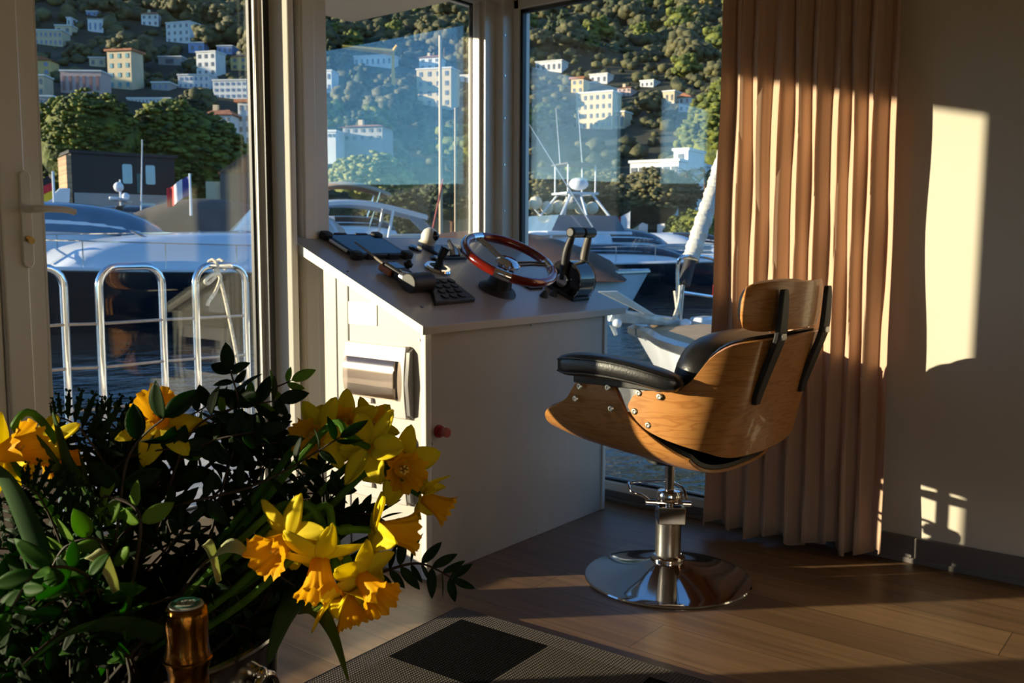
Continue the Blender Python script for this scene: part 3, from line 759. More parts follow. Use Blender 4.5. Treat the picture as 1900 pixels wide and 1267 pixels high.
lp = [rv*.055+Vector((0, 0, .262)), rv*.045+fv*.03+Vector((0, 0, .292)), rv*.0+fv*.09+Vector((0, 0, .296)), -rv*.11+fv*.06+Vector((0, 0, .300)), -rv*.128+fv*.03+Vector((0, 0, .297)), -rv*.118+Vector((0, 0, .284)), -rv*.085-fv*.0+Vector((0, 0, .272)), -rv*.06+Vector((0, 0, .252))]
MB().tube(spline(lp, 6), .0052, 10).build('pump_lever', CHROME, ch)
pr = [(.268, .0), (.269, .004), (.266, .008), (.262, .009), (.235, .013), (.19, .021), (.14, .032), (.10, .043), (.07, .053), (.052, .062), (.045, .066)]
MB().lathe(pr, 96).build('base_plate', M_('dark_chrome', (.66, .67, .70), .05, 1, noise=.03, nscale=3), ch, ang=30)

# ================= rug =================
m, nt, p = newmat('woven_rug')
p.inputs['Roughness'].default_value = .95; p.inputs['Specular IOR Level'].default_value = .08
tc = nt.nodes.new('ShaderNodeTexCoord')
sx_ = nt.nodes.new('ShaderNodeSeparateXYZ'); nt.links.new(tc.outputs['Object'], sx_.inputs[0])
def mth(op, a, b=None):
    n = nt.nodes.new('ShaderNodeMath'); n.operation = op
    for i, q in enumerate((a, b)):
        if q is None: continue
        if isinstance(q, (int, float)): n.inputs[i].default_value = q
        else: nt.links.new(q, n.inputs[i])
    return n.outputs[0]
ck = nt.nodes.new('ShaderNodeTexChecker'); ck.inputs['Scale'].default_value = 1/.30
mp = nt.nodes.new('ShaderNodeMapping'); mp.inputs['Location'].default_value = (.06, .06, .5); nt.links.new(tc.outputs['Object'], mp.inputs[0]); nt.links.new(mp.outputs[0], ck.inputs[0])
ck.inputs['Color1'].default_value = (.004, .0037, .0035, 1); ck.inputs['Color2'].default_value = (.15, .13, .11, 1)
# second tone: every other light square is paler
ck2 = nt.nodes.new('ShaderNodeTexChecker'); ck2.inputs['Scale'].default_value = 1/.60; nt.links.new(mp.outputs[0], ck2.inputs[0]); ck2.inputs['Color1'].default_value = (1.25, 1.2, 1.1, 1); ck2.inputs['Color2'].default_value = (.8, .8, .8, 1)
mu = nt.nodes.new('ShaderNodeMix'); mu.data_type = 'RGBA'; mu.blend_type = 'MULTIPLY'; mu.inputs[0].default_value = 1; nt.links.new(ck.outputs[0], mu.inputs[6]); nt.links.new(ck2.outputs[0], mu.inputs[7])
# border strip near the edges (object origin at the far right corner, rug extends to -x,-y)
edge = mth('MAXIMUM', sx_.outputs[0], sx_.outputs[1]); inb = mth('GREATER_THAN', edge, -.06)
mb_ = nt.nodes.new('ShaderNodeMix'); mb_.data_type = 'RGBA'; nt.links.new(inb, mb_.inputs[0]); nt.links.new(mu.outputs[2], mb_.inputs[6]); mb_.inputs[7].default_value = (.15, .13, .12, 1)
# weave
wx = nt.nodes.new('ShaderNodeTexWave'); wx.inputs['Scale'].default_value = 42; wx.bands_direction = 'X'; nt.links.new(tc.outputs['Object'], wx.inputs[0])
wy = nt.nodes.new('ShaderNodeTexWave'); wy.inputs['Scale'].default_value = 34; wy.bands_direction = 'Y'; nt.links.new(tc.outputs['Object'], wy.inputs[0])
wv = mth('MULTIPLY', wx.outputs[1], wy.outputs[1])
rp = nt.nodes.new('ShaderNodeValToRGB'); rp.color_ramp.elements[0].color = (.35, .35, .35, 1); rp.color_ramp.elements[1].color = (1.5, 1.45, 1.35, 1); rp.color_ramp.elements[0].position = .05; rp.color_ramp.elements[1].position = .6
nt.links.new(wv, rp.inputs[0])
m2 = nt.nodes.new('ShaderNodeMix'); m2.data_type = 'RGBA'; m2.blend_type = 'MULTIPLY'; m2.inputs[0].default_value = .72; nt.links.new(mb_.outputs[2], m2.inputs[6]); nt.links.new(rp.outputs[0], m2.inputs[7]); nt.links.new(m2.outputs[2], p.inputs['Base Color'])
bb = nt.nodes.new('ShaderNodeBump'); bb.inputs['Strength'].default_value = .9; bb.inputs['Distance'].default_value = .003; nt.links.new(wv, bb.inputs['Height']); nt.links.new(bb.outputs[0], p.inputs['Normal'])
mb = MB()
def rugf(u, v):
    x = -u*2.0; y = -v*2.6
    e = .0025*math.sin(y*60)*(1 if u < .001 else 0)
    return (x+e, y, .007+.0012*math.sin(x*7)*math.sin(y*5))
mb.sheet(rugf, 60, 80, .006)
rug = mb.build('rug', m, None, ang=60)
rug.location = (1.98, 1.767, 0); rug.rotation_euler = (0, 0, math.radians(2.5))
tag(rug, 'flat woven grey and black chequered rug lying on the wooden floor', 'rug')
MB().tube([(0.002, -2.6, .008), (.002, 0, .008)], .006, 8).tube([(.0, .002, .008), (-2.0, .002, .008)], .006, 8).build('edge_binding', M_('rug_binding', (.05, .045, .042), .9, noise=.3, nscale=60, bump=.5), rug)
# ================= harbour water =================
WZ = -.75
m, nt, p = newmat('harbour_water')
p.inputs['Base Color'].default_value = (.012, .022, .026, 1); p.inputs['Roughness'].default_value = .06; p.inputs['IOR'].default_value = 1.33
tc = nt.nodes.new('ShaderNodeTexCoord')
hs = []
for sc_, w in (((1.1, 1.6, 1), 1.0), ((5, 7, 1), .35)):
    mp = nt.nodes.new('ShaderNodeMapping'); mp.inputs['Scale'].default_value = sc_; mp.inputs['Rotation'].default_value = (0, 0, YAW); nt.links.new(tc.outputs['Object'], mp.inputs[0])
    n = nt.nodes.new('ShaderNodeTexNoise'); n.inputs['Scale'].default_value = 1; n.inputs['Detail'].default_value = 3; nt.links.new(mp.outputs[0], n.inputs[0])
    q = nt.nodes.new('ShaderNodeMath'); q.operation = 'MULTIPLY'; q.inputs[1].default_value = w; nt.links.new(n.outputs[0], q.inputs[0]); hs.append(q.outputs[0])
ad = nt.nodes.new('ShaderNodeMath'); ad.operation = 'ADD'; nt.links.new(hs[0], ad.inputs[0]); nt.links.new(hs[1], ad.inputs[1])
bb = nt.nodes.new('ShaderNodeBump'); bb.inputs['Strength'].default_value = .55; bb.inputs['Distance'].default_value = .12; nt.links.new(ad.outputs[0], bb.inputs['Height']); nt.links.new(bb.outputs[0], p.inputs['Normal'])
wat = MB().add([(-900, -900, WZ), (900, -900, WZ), (900, 900, WZ), (-900, 900, WZ)], [(0, 1, 2, 3)]).build('water', m, smooth=False)
tag(wat, 'dark rippling harbour water around the boats', 'water', kind='stuff')

def hp(deg, d, z=0): a = math.radians(deg); return Vector((math.cos(a)*d, math.sin(a)*d, z))
# ================= hills =================
HT = [(-100, 0), (-95, .2), (-20, .22), (-6, .35), (4, .8), (14, 1), (88, 1), (100, .7), (112, .26), (170, .2), (200, .12), (260, .05)]
from mathutils import noise as mnoise
def terr(deg, d):
    k = interp(HT, deg)
    z = .9+max(0, min(d, 760)-150)*.36*k
    if d > 760: z += (d-760)*.05*k
    nn = mnoise.noise(Vector((math.cos(math.radians(deg))*d*.012, math.sin(math.radians(deg))*d*.012, 0)))
    return z+nn*min(12, max(0, (d-190)*.08))*k
m = M_('hill_scrub', (.016, .022, .009), .9, col2=(.06, .055, .028), nscale=.05, ns_detail=8)
mb = MB(); vs = []; angs = [-100+360*i/180 for i in range(181)]; ds = [128, 132]+[140+12*i for i in range(52)]+[800, 950, 1150]
for a in angs:
    for d in ds:
        if d == 128: vs.append(hp(a, d, -1.2))
        elif d == 132: vs.append(hp(a, d, .6))
        else: vs.append(hp(a, d, terr(a, d)))
nd = len(ds)
fs = [(i*nd+j, (i+1)*nd+j, (i+1)*nd+j+1, i*nd+j+1) for i in range(len(angs)-1) for j in range(nd-1)]
hl = S(mb.add(vs, fs).build('ground_hillside', m, ang=180))
# low quay in front of the trees
QUAY = M_('quay_concrete', (.34, .31, .28), .8, noise=.15, nscale=.6)
vs = []
for a in range(8, 81, 3):
    for d, z in ((86, WZ-.5), (86, .35), (134, .45)): vs.append(hp(a, d, z))
na = len(vs)//3
S(MB().add(vs, [(i*3+j, (i+1)*3+j, (i+1)*3+j+1, i*3+j+1) for i in range(na-1) for j in range(2)]).build('ground_quay', QUAY, smooth=False))

# ================= foliage blobs =================
def leafmat(name, c1, c2, s=1.2, tr=.12):
    m = M_(name, c1, .75, col2=c2, nscale=s, ns_detail=6, bump=1.0, bscale=s*2.2, trans=0)
    return m
CR1 = leafmat('pine_foliage', (.020, .042, .006), (.17, .185, .014), .9)
CR2 = leafmat('olive_foliage', (.040, .045, .018), (.14, .125, .045), .5)
CR3 = leafmat('dark_evergreen', (.010, .020, .008), (.05, .07, .018), .5)
CR4 = leafmat('golden_foliage', (.13, .10, .02), (.32, .21, .04), .5)
BARK = M_('pine_bark', (.13, .07, .04), .9, noise=.4, nscale=2, stretch=(3, 3, .6), bump=.6, bscale=6)
def lump(mb, c, r, seed, sub=2, amp=.28, flat=.8):
    bm = bmesh.new(); bmesh.ops.create_icosphere(bm, subdivisions=sub, radius=1)
    vs = []
    for v in bm.verts:
        n = mnoise.noise(v.co*1.7+Vector((seed*3.1, seed*1.7, seed)))+.5*mnoise.noise(v.co*4.3+Vector((seed, 0, 0)))
        q = v.co*(1+amp*n); vs.append(Vector((q.x*r, q.y*r, q.z*r*flat))+Vector(c))
    mb.add(vs, [tuple(v.index for v in f.verts) for f in bm.faces]); bm.free()
def crown(mb, R, H, nl, seed, rl=.3, shell=True):
    rnd = random.Random(seed)
    for i in range(nl):
        th = rnd.uniform(0, 2*PI); ph_ = math.acos(rnd.uniform(-.55, 1))
        k = rnd.uniform(.72, 1)
        c = (R*math.sin(ph_)*math.cos(th)*k, R*math.sin(ph_)*math.sin(th)*k, H*math.cos(ph_)*k)
        lump(mb, c, R*rl*rnd.uniform(.7, 1.25), seed*50+i, 1, .35, .75)
    lump(mb, (0, 0, 0), R*.82, seed, 2, .15, H/R*.95)
def tree_proto(name, R, H, trunk, nl, seed, mat, rl=.3):
    t = thing(name, 'green tree on the wooded hillside above the harbour', 'tree', (0, 0, 0), 0, 'trees on the wooded hillside')
    mb = MB(); crown(mb, R, H, nl, seed, rl); mb.v = [(x, y, z+trunk+H*.6) for x, y, z in mb.v]
    mb.build('crown', mat, t, ang=180)
    MB().tube([(0, 0, -1), (.1, 0, trunk*.5), (0, .1, trunk+H*.3)], [.32, .24, .16], 7).build('trunk', BARK, t)
    return t
protos = [tree_proto('pine_tree', 4.6, 3.4, 3, 46, 3, CR2, .34), tree_proto('oak_tree', 4.0, 3.9, 1.5, 44, 5, CR1, .32), tree_proto('cypress_tree', 2.0, 6.0, 1.0, 36, 8, CR3, .45), tree_proto('olive_tree', 3.6, 2.9, 1.5, 40, 13, CR2, .36), tree_proto('golden_tree', 3.2, 2.8, 1.5, 34, 21, CR4, .36)]
rnd = random.Random(42)
used = set(); 
HOUSE_BOX = []   # filled below: (deg0, deg1, d) keep trees from standing right before the houses
# ================= houses =================
def elev(x, y):
    d = ray(x, y); return d.z/math.hypot(d.x, d.y), math.degrees(math.atan2(d.y, d.x))
def hill_dist(x, y):
    e, a = elev(x, y)
    d = 150.0
    while d < 900 and 1.08+e*d > terr(a, d): d += 1.0
    return d, a
RED_T = M_('terracotta_roof', (.42, .16, .08), .8, noise=.25, nscale=.8)
GREY_T = M_('grey_roof', (.33, .31, .30), .8, noise=.15, nscale=.8)
def wallm(n, c): return M_(n, c, .8, noise=.06, nscale=.4)
HW = dict(cream=wallm('cream_render', (.62, .50, .33)), white=wallm('white_render', (.70, .69, .67)), yellow=wallm('yellow_render', (.66, .47, .20)), pink=wallm('pink_render', (.56, .40, .36)), grey=wallm('grey_render', (.40, .38, .36)), blue=wallm('blue_render', (.28, .36, .60)), dark=wallm('dark_render', (.16, .13, .11)))
WIN = dict(teal=M_('teal_shutters', (.12, .30, .34), .5, noise=.1, nscale=1), dark=M_('dark_window', (.17, .17, .18), .2, noise=.2, nscale=1), red=M_('red_shutters', (.33, .16, .14), .6, noise=.1, nscale=1), blue=M_('blue_shutters', (.22, .28, .42), .5, noise=.1, nscale=1))
def house(x0, x1, yt, yb_, wall, roof, win, cols, rows, label, turn=0, name='house', dd=None, depth=None, cat='house', wsize=(.36, .48), base=None):
    turn = turn-22
    d, a = hill_dist((x0+x1)/2, yb_) if dd is None else (dd, elev((x0+x1)/2, yb_)[1])
    pa = ray(x0, (yt+yb_)/2); pb = ray(x1, (yt+yb_)/2)
    def flat(q): return Vector((q.x, q.y, 0)).normalized()*d
    A, B = flat(pa), flat(pb); W_ = (A-B).length; e1, _ = elev((x0+x1)/2, yt); e0, _ = elev((x0+x1)/2, yb_)
    H_ = (e1-e0)*d; zb = 1.08+e0*d; D_ = depth or max(5, W_*.6)
    c = (A+B)/2; out = -c.normalized()
    t = thing(name, label, cat, (c.x-out.x*D_/2, c.y-out.y*D_/2, zb), math.atan2(out.y, out.x)-PI/2+math.radians(turn))
    # local: +y is towards the harbour, x along the front
    tu = abs(math.radians(turn)); Wl = (W_-D_*math.sin(tu)*.6)/max(.6, math.cos(tu)) if turn else W_
    rh = 0
    if roof in ('hip', 'gable'): rh = H_*.22
    hb = H_-rh
    MB().span(-Wl/2, Wl/2, -D_/2, D_/2, -4, hb).build('wall', HW[wall], t, smooth=False)
    if roof == 'hip':
        o = .5; vs = [(-Wl/2-o, -D_/2-o, hb), (Wl/2+o, -D_/2-o, hb), (Wl/2+o, D_/2+o, hb), (-Wl/2-o, D_/2+o, hb), (-Wl/4, 0, hb+rh), (Wl/4, 0, hb+rh)]
        MB().add(vs, [(0, 1, 5, 4), (1, 2, 5), (2, 3, 4, 5), (3, 0, 4), (3, 2, 1, 0)]).build('roof', RED_T, t, smooth=False)
        MB().span(Wl*.12, Wl*.12+.8, -.4, .4, hb+rh*.4, hb+rh+.8).build('chimney', HW['cream'], t, smooth=False)
    elif roof == 'gable':
        o = .5; vs = [(-Wl/2-o, -D_/2-o, hb), (Wl/2+o, -D_/2-o, hb), (Wl/2+o, D_/2+o, hb), (-Wl/2-o, D_/2+o, hb), (0, -D_/2-o, hb+rh), (0, D_/2+o, hb+rh)]
        MB().add(vs, [(0, 4, 5, 3), (1, 2, 5, 4), (0, 1, 4), (2, 3, 5), (3, 2, 1, 0)]).build('roof', RED_T, t, smooth=False)
    elif roof == 'tile':
        MB().span(-Wl/2-.5, Wl/2+.5, -D_/2-.5, D_/2+.5, hb, hb+.5).build('roof', RED_T, t, smooth=False)
    else:
        MB().span(-Wl/2-.2, Wl/2+.2, -D_/2-.2, D_/2+.2, hb, hb+.35).build('roof', GREY_T if roof == 'grey' else HW['white'], t, smooth=False)
    first = None
    for r in range(rows):
        for k in range(cols):
            cw = Wl/cols; chh = hb/rows
            x = -Wl/2+cw*(k+.5); z = chh*(r+.5)
            if first is None:
                w2 = cw*wsize[0]/2; h2 = chh*wsize[1]/2
                first = MB().span(-w2, w2, -.12, .12, -h2, h2).build('window', WIN[win], t, smooth=False); first.location = (x, D_/2, z)
            else:
                o = first.copy(); sc.collection.objects.link(o); o.parent = t; o.location = (x, D_/2, z)
    HOUSE_BOX.append((x0-4, x1+4, yt, yb_, d))
    return t, Wl, D_, hb
house(58, 128, 57, 86, 'cream', 'flat', 'blue', 7, 2, 'long cream building with blue windows high on the left slope', cat='building', name='apartment_building')
house(104, 142, 48, 66, 'cream', 'flat', 'dark', 2, 1, 'small cream annex beside the long building on the left slope')
house(60, 107, 104, 141, 'yellow', 'gable', 'blue', 2, 2, 'cream house with red gable roof and blue windows near the door frame')
house(60, 96, 141, 180, 'cream', 'flat', 'dark', 2, 2, 'plain pale house below the red-gabled one')
house(116, 203, 133, 176, 'pink', 'flat', 'red', 6, 1, 'long pink villa with red shutters above the umbrella pines', cat='villa', name='villa', wsize=(.4, .6))
house(204, 262, 95, 166, 'cream', 'tile', 'teal', 3, 4, 'tall cream villa with teal shutters and red roof edge', turn=-12, cat='villa', name='villa')
house(168, 206, 108, 124, 'cream', 'flat', 'dark', 2, 1, 'low cream house left of the tall teal-shuttered villa')
house(126, 141, 34, 50, 'white', 'flat', 'dark', 1, 1, 'small white house high on the left slope')
house(165, 200, 36, 62, 'white', 'grey', 'blue', 3, 1, 'pale sloping-roofed house right of the highest small house')
house(162, 190, 22, 31, 'blue', 'flat', 'dark', 2, 1, 'low blue-roofed house at the top left of the hill')
house(264, 302, 20, 49, 'white', 'hip', 'dark', 3, 2, 'white house with red hip roof at the top of the left slope')
house(312, 368, 42, 80, 'white', 'flat', 'dark', 4, 3, 'stepped white modern house high above the pines', turn=-15)
house(352, 388, 80, 98, 'blue', 'flat', 'dark', 2, 1, 'small blue-walled house below the stepped white house')
house(405, 440, 86, 100, 'blue', 'flat', 'dark', 3, 1, 'low bluish house left of the yellow house')
house(368, 415, 97, 142, 'white', 'flat', 'dark', 3, 3, 'cubic white house with a sunlit left wall', turn=-10)
house(430, 470, 98, 131, 'yellow', 'hip', 'dark', 2, 2, 'yellow house with hip roof at the right of the door glass')
house(333, 400, 140, 165, 'white', 'flat', 'blue', 6, 2, 'wide white terraced building below the cubic house', cat='building', name='apartment_building')
house(398, 470, 150, 184, 'white', 'flat', 'blue', 6, 3, 'white apartment block stepping down beside the terraced building', cat='building', name='apartment_building')
house(378, 446, 200, 262, 'white', 'hip', 'dark', 5, 3, 'large white house with orange roof behind the right umbrella pine', dd=170)
house(446, 492, 190, 270, 'white', 'tile', 'dark', 3, 4, 'tall white building beside the orange-roofed house', dd=172, cat='building', name='apartment_building')
house(240, 332, 184, 192, 'white', 'flat', 'dark', 12, 1, 'long low white balustrade wall above the pines', cat='wall', name='terrace_wall')
house(296, 346, 106, 122, 'grey', 'flat', 'dark', 1, 1, 'grey retaining wall left of the cubic white house', cat='wall', name='retaining_wall')
house(284, 326, 154, 168, 'grey', 'flat', 'blue', 3, 1, 'little grey house between the tall villa and the terraced building')
house(66, 114, 180, 228, 'grey', 'flat', 'dark', 2, 1, 'grey viaduct with two dark arched openings behind the pines', cat='viaduct', name='viaduct', wsize=(.62, .8))
# seen through the middle window
house(596, 626, 132, 172, 'white', 'flat', 'dark', 2, 2, 'white house at the left edge of the middle window')
house(660, 742, 104, 124, 'white', 'flat', 'dark', 7, 1, 'long white building below the crane', cat='building', name='apartment_building')
house(780, 826, 100, 130, 'white', 'hip', 'dark', 3, 2, 'white house with reddish roof behind the wooden mast')
house(776, 850, 128, 200, 'cream', 'flat', 'dark', 4, 4, 'big pale apartment block behind the wooden mast', cat='building', name='apartment_building')
house(850, 900, 140, 156, 'white', 'flat', 'dark', 4, 1, 'low white house at the right of the middle window')
house(640, 726, 228, 262, 'grey', 'hip', 'dark', 5, 2, 'grey-walled building above the pale green tree', dd=160, cat='building', name='boat_shed')
house(604, 640, 245, 258, 'white', 'flat', 'dark', 3, 1, 'low white house left of the grey-walled building', dd=158)
# seen through the right window
house(996, 1052, 114, 134, 'white', 'flat', 'dark', 5, 1, 'long white house at the top left of the right window')
house(1062, 1092, 146, 174, 'yellow', 'tile', 'dark', 2, 2, 'little yellow house with red roof at the forest edge')
house(1096, 1136, 138, 156, 'white', 'flat', 'dark', 3, 1, 'small white house right of the little yellow one')
house(1072, 1150, 172, 240, 'cream', 'flat', 'dark', 6, 4, 'large cream palace with rows of windows', cat='palace', name='palace')
house(1142, 1170, 208, 240, 'cream', 'flat', 'dark', 2, 1, 'little cream gatehouse with battlements beside the palace', cat='gatehouse', name='gatehouse', wsize=(.5, .6))
house(1148, 1180, 158, 180, 'pink', 'hip', 'dark', 3, 2, 'pink house with red roof above the gatehouse')
house(1190, 1222, 150, 162, 'white', 'flat', 'dark', 3, 1, 'low white terrace house at the top right of the slope')
house(1226, 1262, 170, 192, 'cream', 'flat', 'dark', 3, 1, 'small cream house under the dark forest at right')
house(1262, 1292, 172, 208, 'white', 'gable', 'dark', 2, 2, 'white gabled house at the right of the slope')
house(1182, 1318, 300, 392, 'white', 'flat', 'dark', 6, 3, 'large modern white building behind the palms', dd=128, depth=14, cat='building', name='harbour_building', wsize=(.7, .4))
house(1256, 1302, 279, 302, 'white', 'flat', 'dark', 1, 1, 'white roof structure on top of the modern building', dd=130, depth=6, cat='roof structure', name='roof_house')
house(1158, 1182, 379, 402, 'cream', 'hip', 'dark', 2, 1, 'tiny harbour office with orange roof by the shore', dd=90, depth=3)
house(1062, 1105, 338, 372, 'pink', 'flat', 'dark', 4, 2, 'pinkish house half hidden behind the fishing boat tower', dd=120)

# cover of the hill that no one could count
mb = MB(); rnd = random.Random(5); nb = 0
def col_of(deg):
    # approximate pixel column of a heading
    v = hp(deg, 1); q = v.x*CR.x+v.y*CR.y+v.z*CR.z; w = v.dot(CF); return CX+F_PX*(v.dot(CR))/w
def row_of(v):
    w = v-Vector((0, 0, EYE)); return CY+F_PX*w.dot(CD)/w.dot(CF)
def blocked(deg, d, h, r):
    x = col_of(deg); v = hp(deg, d, terr(deg, d)); yb = row_of(v); yt = row_of(v+Vector((0, 0, h))); w = r/d*F_PX
    for x0, x1, a, b, D in HOUSE_BOX:
        if x0-w*.6 < x < x1+w*.6 and d < D+3 and yt < b-3 and yb > a-4: return True
    return False
base = []
for s_ in range(5):
    q = MB(); lump(q, (0, 0, 0), 1, s_*7+1, 1, .5, .8); base.append(q)
for i in range(17000):
    deg = rnd.uniform(12, 80); d = 165+rnd.random()**.75*620
    r = rnd.uniform(.7, 2.3)*(1+.5*(d > 350))
    if blocked(deg, d, r*1.8, r): continue
    e = (terr(deg, d)-1.08)/d
    if d < 300 and rnd.random() < .12: continue
    c = hp(deg, d, terr(deg, d)+r*.5); q = base[rnd.randrange(5)]; a = rnd.uniform(0, 6.28); ca, sa = math.cos(a), math.sin(a)
    mb.add([((x*ca-y*sa)*r+c.x, (x*sa+y*ca)*r+c.y, z*r*rnd.uniform(.95, 1.0)+c.z) for x, y, z in q.v], q.f); nb += 1
fo = mb.build('hillside_shrubs', leafmat('hill_shrub_foliage', (.022, .030, .010), (.12, .11, .035), .16), ang=180)
tag(fo, 'dense dark shrubs and treetops covering the hillside', 'shrubs', kind='stuff')
cnt = 0; first = set()
while cnt < 235:
    deg = rnd.uniform(19, 71); d = 172+rnd.random()**1.15*430
    x = col_of(deg)
    if not (50 < x < 490 or 590 < x < 885 or 955 < x < 1365): continue
    if x > 955 and d < 330 and rnd.random() < .5: continue
    s_ = rnd.uniform(.75, 1.35)
    if blocked(deg, d, 8*s_, 4*s_): continue
    k = rnd.choices(range(5), [5, 5, 2.0, 3, .35])[0]
    loc = hp(deg, d, terr(deg, d)-.5); rz = rnd.uniform(0, 6.28)
    if k not in first:
        first.add(k); o = protos[k]; o.location = loc; o.rotation_euler = (0, 0, rz); o.scale = (s_,)*3
    else: o = dup(protos[k], loc, rz, s_)
    if k == 4: o['label'] = 'yellow-leaved tree among the green ones on the hillside'; o['group'] = 'yellow-leaved hillside trees'
    if k == 2: o['label'] = 'tall narrow dark cypress on the hillside'; o['group'] = 'cypresses on the hillside'
    cnt += 1

# ================= umbrella pines and shore trees =================
def big_tree(px, d, R, H, trunk, nl, seed, mat, label, rl=.16, name='umbrella_pine', zb=.4, lean=0, tr=.35):
    g = ground(px, d, zb); t = thing(name, label, 'tree', g)
    mb = MB(); rnd = random.Random(seed)
    nl = nl*13; rl = rl*.30
    for i in range(nl):
        th = rnd.uniform(0, 2*PI); cp = rnd.uniform(-.35, 1); sp_ = math.sqrt(1-cp*cp); k = rnd.uniform(.80, 1.0)+.10*mnoise.noise(Vector((math.cos(th)*2.2*sp_, math.sin(th)*2.2*sp_, cp*2.2+seed)))*2
        lump(mb, (R*sp_*math.cos(th)*k, R*sp_*math.sin(th)*k, trunk+H*cp*k), R*rl*rnd.uniform(.45, 1.6), seed*90+i, 1, .7, .55)
    lump(mb, (0, 0, trunk), R*.86, seed, 4, .22, H/R)
    mb.build('crown', mat, t, ang=180)
    MB().tube([(lean, 0, -.6), (lean*.5, 0, trunk*.5), (0, 0, trunk+.3)], [tr*1.2, tr, tr*.8], 10).build('trunk', BARK, t)
    for k in range(3):
        a = 2.1*k+seed
        MB().tube([(0, 0, trunk*.55), (R*.3*math.cos(a), R*.3*math.sin(a), trunk*.9), (R*.5*math.cos(a), R*.5*math.sin(a), trunk+H*.3)], [tr*.6, tr*.4, tr*.2], 7).build('branch', BARK, t)
    return t
big_tree(172, 84, 4.5, 5.2, 7.4, 190, 1, CR1, 'left one of the two big round umbrella pines')
big_tree(338, 88, 6.2, 6.6, 6.2, 230, 2, CR1, 'right one of the two big umbrella pines, wider and darker')
big_tree(355, 118, 2.4, 2.6, 15.0, 60, 12, CR3, 'small dark round tree rising behind the right umbrella pine', .22, 'round_tree')
big_tree(690, 100, 4.6, 3.2, 6.6, 90, 4, leafmat('pale_green_foliage', (.09, .12, .02), (.28, .27, .06), .9), 'pale green tree in the middle window behind the tan bimini', .24, 'plane_tree')
big_tree(742, 74, 2.6, 2.6, 2.3, 60, 9, CR3, 'dark bushy tree beside the wooden mast in the middle window', .26, 'dark_tree')
big_tree(840, 128, 6, 2.6, 6.0, 60, 19, CR3, 'low dark tree line seen at the right of the middle window', .25, 'dark_tree')
big_tree(620, 90, 2.5, 2, 3.4, 40, 14, CR3, 'dark tree left of the pale green tree', .3, 'dark_tree')
big_tree(1210, 84, 4.2, 2.5, 4.6, 110, 6, CR2, 'brown-trunked tree with a spreading crown on the quay', .2, 'shore_tree', tr=.42)
big_tree(1120, 88, 4.6, 3.2, 4.0, 110, 7, CR2, 'bushy olive-green tree left of the spreading quay tree', .2, 'shore_tree')
big_tree(1000, 100, 5.5, 4.2, 3.6, 90, 8, CR2, 'wide low tree behind the fishing boat tower', .22, 'shore_tree')
big_tree(1070, 96, 3.2, 2.8, 3.0, 60, 17, CR3, 'dark green tree between the fishing boat tower and the olive-green tree', .26, 'shore_tree')
big_tree(1290, 80, 2.6, 1.8, 1.6, 60, 10, CR1, 'low green bushy tree beneath the palms', .25, 'shore_tree')
big_tree(1320, 190, 3.5, 12, 12.0, 100, 15, CR2, 'tall shaggy conifer at the curtain side of the window', .4, 'conifer_tree', zb=8)
big_tree(1345, 150, 6.5, 8.5, 12, 100, 16, CR1, 'broad green tree high beside the curtain', .3, 'broad_tree', zb=5)
def palm(px, d, h, seed, label):
    t = thing('palm_tree', label, 'palm tree', ground(px, d, .4), 0, 'palms by the modern building'); rnd = random.Random(seed)
    MB().tube([(0, 0, 0), (.1, 0, h*.5), (0, 0, h)], [.28, .2, .18], 8).build('trunk', BARK, t)
    mb = MB()
    for k in range(26):
        a = rnd.uniform(0, 2*PI); up = rnd.uniform(-.7, 1); L = 1.9
        def fr(u, v):
            r = u*L; z = h+up*r*.9-.35*r*r*(.6+.3*up); w = (v-.5)*.34*math.sin(PI*min(1, u*.95+.05))
            return (math.cos(a)*r*.85-math.sin(a)*w, math.sin(a)*r*.85+math.cos(a)*w, z-abs(w)*.3)
        mb.sheet(fr, 6, 2, .01)
    mb.build('fronds', CR2, t, ang=60)
palm(1272, 92, 7.4, 1, 'left one of the two palms before the modern white building')
palm(1306, 94, 7.4, 2, 'right one of the two palms before the modern white building')

# ================= dark cabin and other shore buildings =================
BKW = M_('black_cladding', (.012, .012, .016), .55, noise=.25, nscale=1.5, stretch=(.2, .2, 6))
PANEG = M_('lit_window_paint', (.45, .68, .70), .3, noise=.05, nscale=2)  # window light put into a pale cyan pane colour
t = thing('black_cabin', 'black clad harbour cabin with two pale windows under the pines', 'cabin', ground(218, 72, .35))
fwd = Vector((t.location.x, t.location.y, 0)).normalized(); t.rotation_euler = (0, 0, math.atan2(fwd.y, fwd.x)-PI/2+math.radians(12))
MB().span(-3.3, 3.3, -3, 0, 3.9, 6.45).build('wall', BKW, t, smooth=False)
MB().span(-3.45, 3.45, -3.15, .15, 6.45, 6.65).build('roof', BKW, t, smooth=False)
MB().span(-3.2, 3.3, -3, .1, -.5, 3.9).build('lower_wall', HW['grey'], t, smooth=False)
for x in (.15, 1.65): 
    MB().prism(rr(.62, 1.3, .12), .1, Matrix.Translation((x, -2.98, 5.25)) @ Matrix.Rotation(PI/2, 4, 'X')).build('window', PANEG, t)
MB().span(.75, 1.05, -3.06, -3.0, 4.0, 5.3).build('door', M_('teal_door', (.05, .13, .14), .5, noise=.1, nscale=3), t, smooth=False)
MB().prism(rr(.95, .45, .1), .1, Matrix.Translation((1.45, -2.98, 3.1)) @ Matrix.Rotation(PI/2, 4, 'X')).build('window', PANEG, t)
MB().span(-3.6, -3.3, -3, 0, 3.1, 6.3).build('louvred_end', M_('tan_louvres', (.42, .25, .13), .6, noise=.35, nscale=1, stretch=(.1, .1, 9)), t, smooth=False)
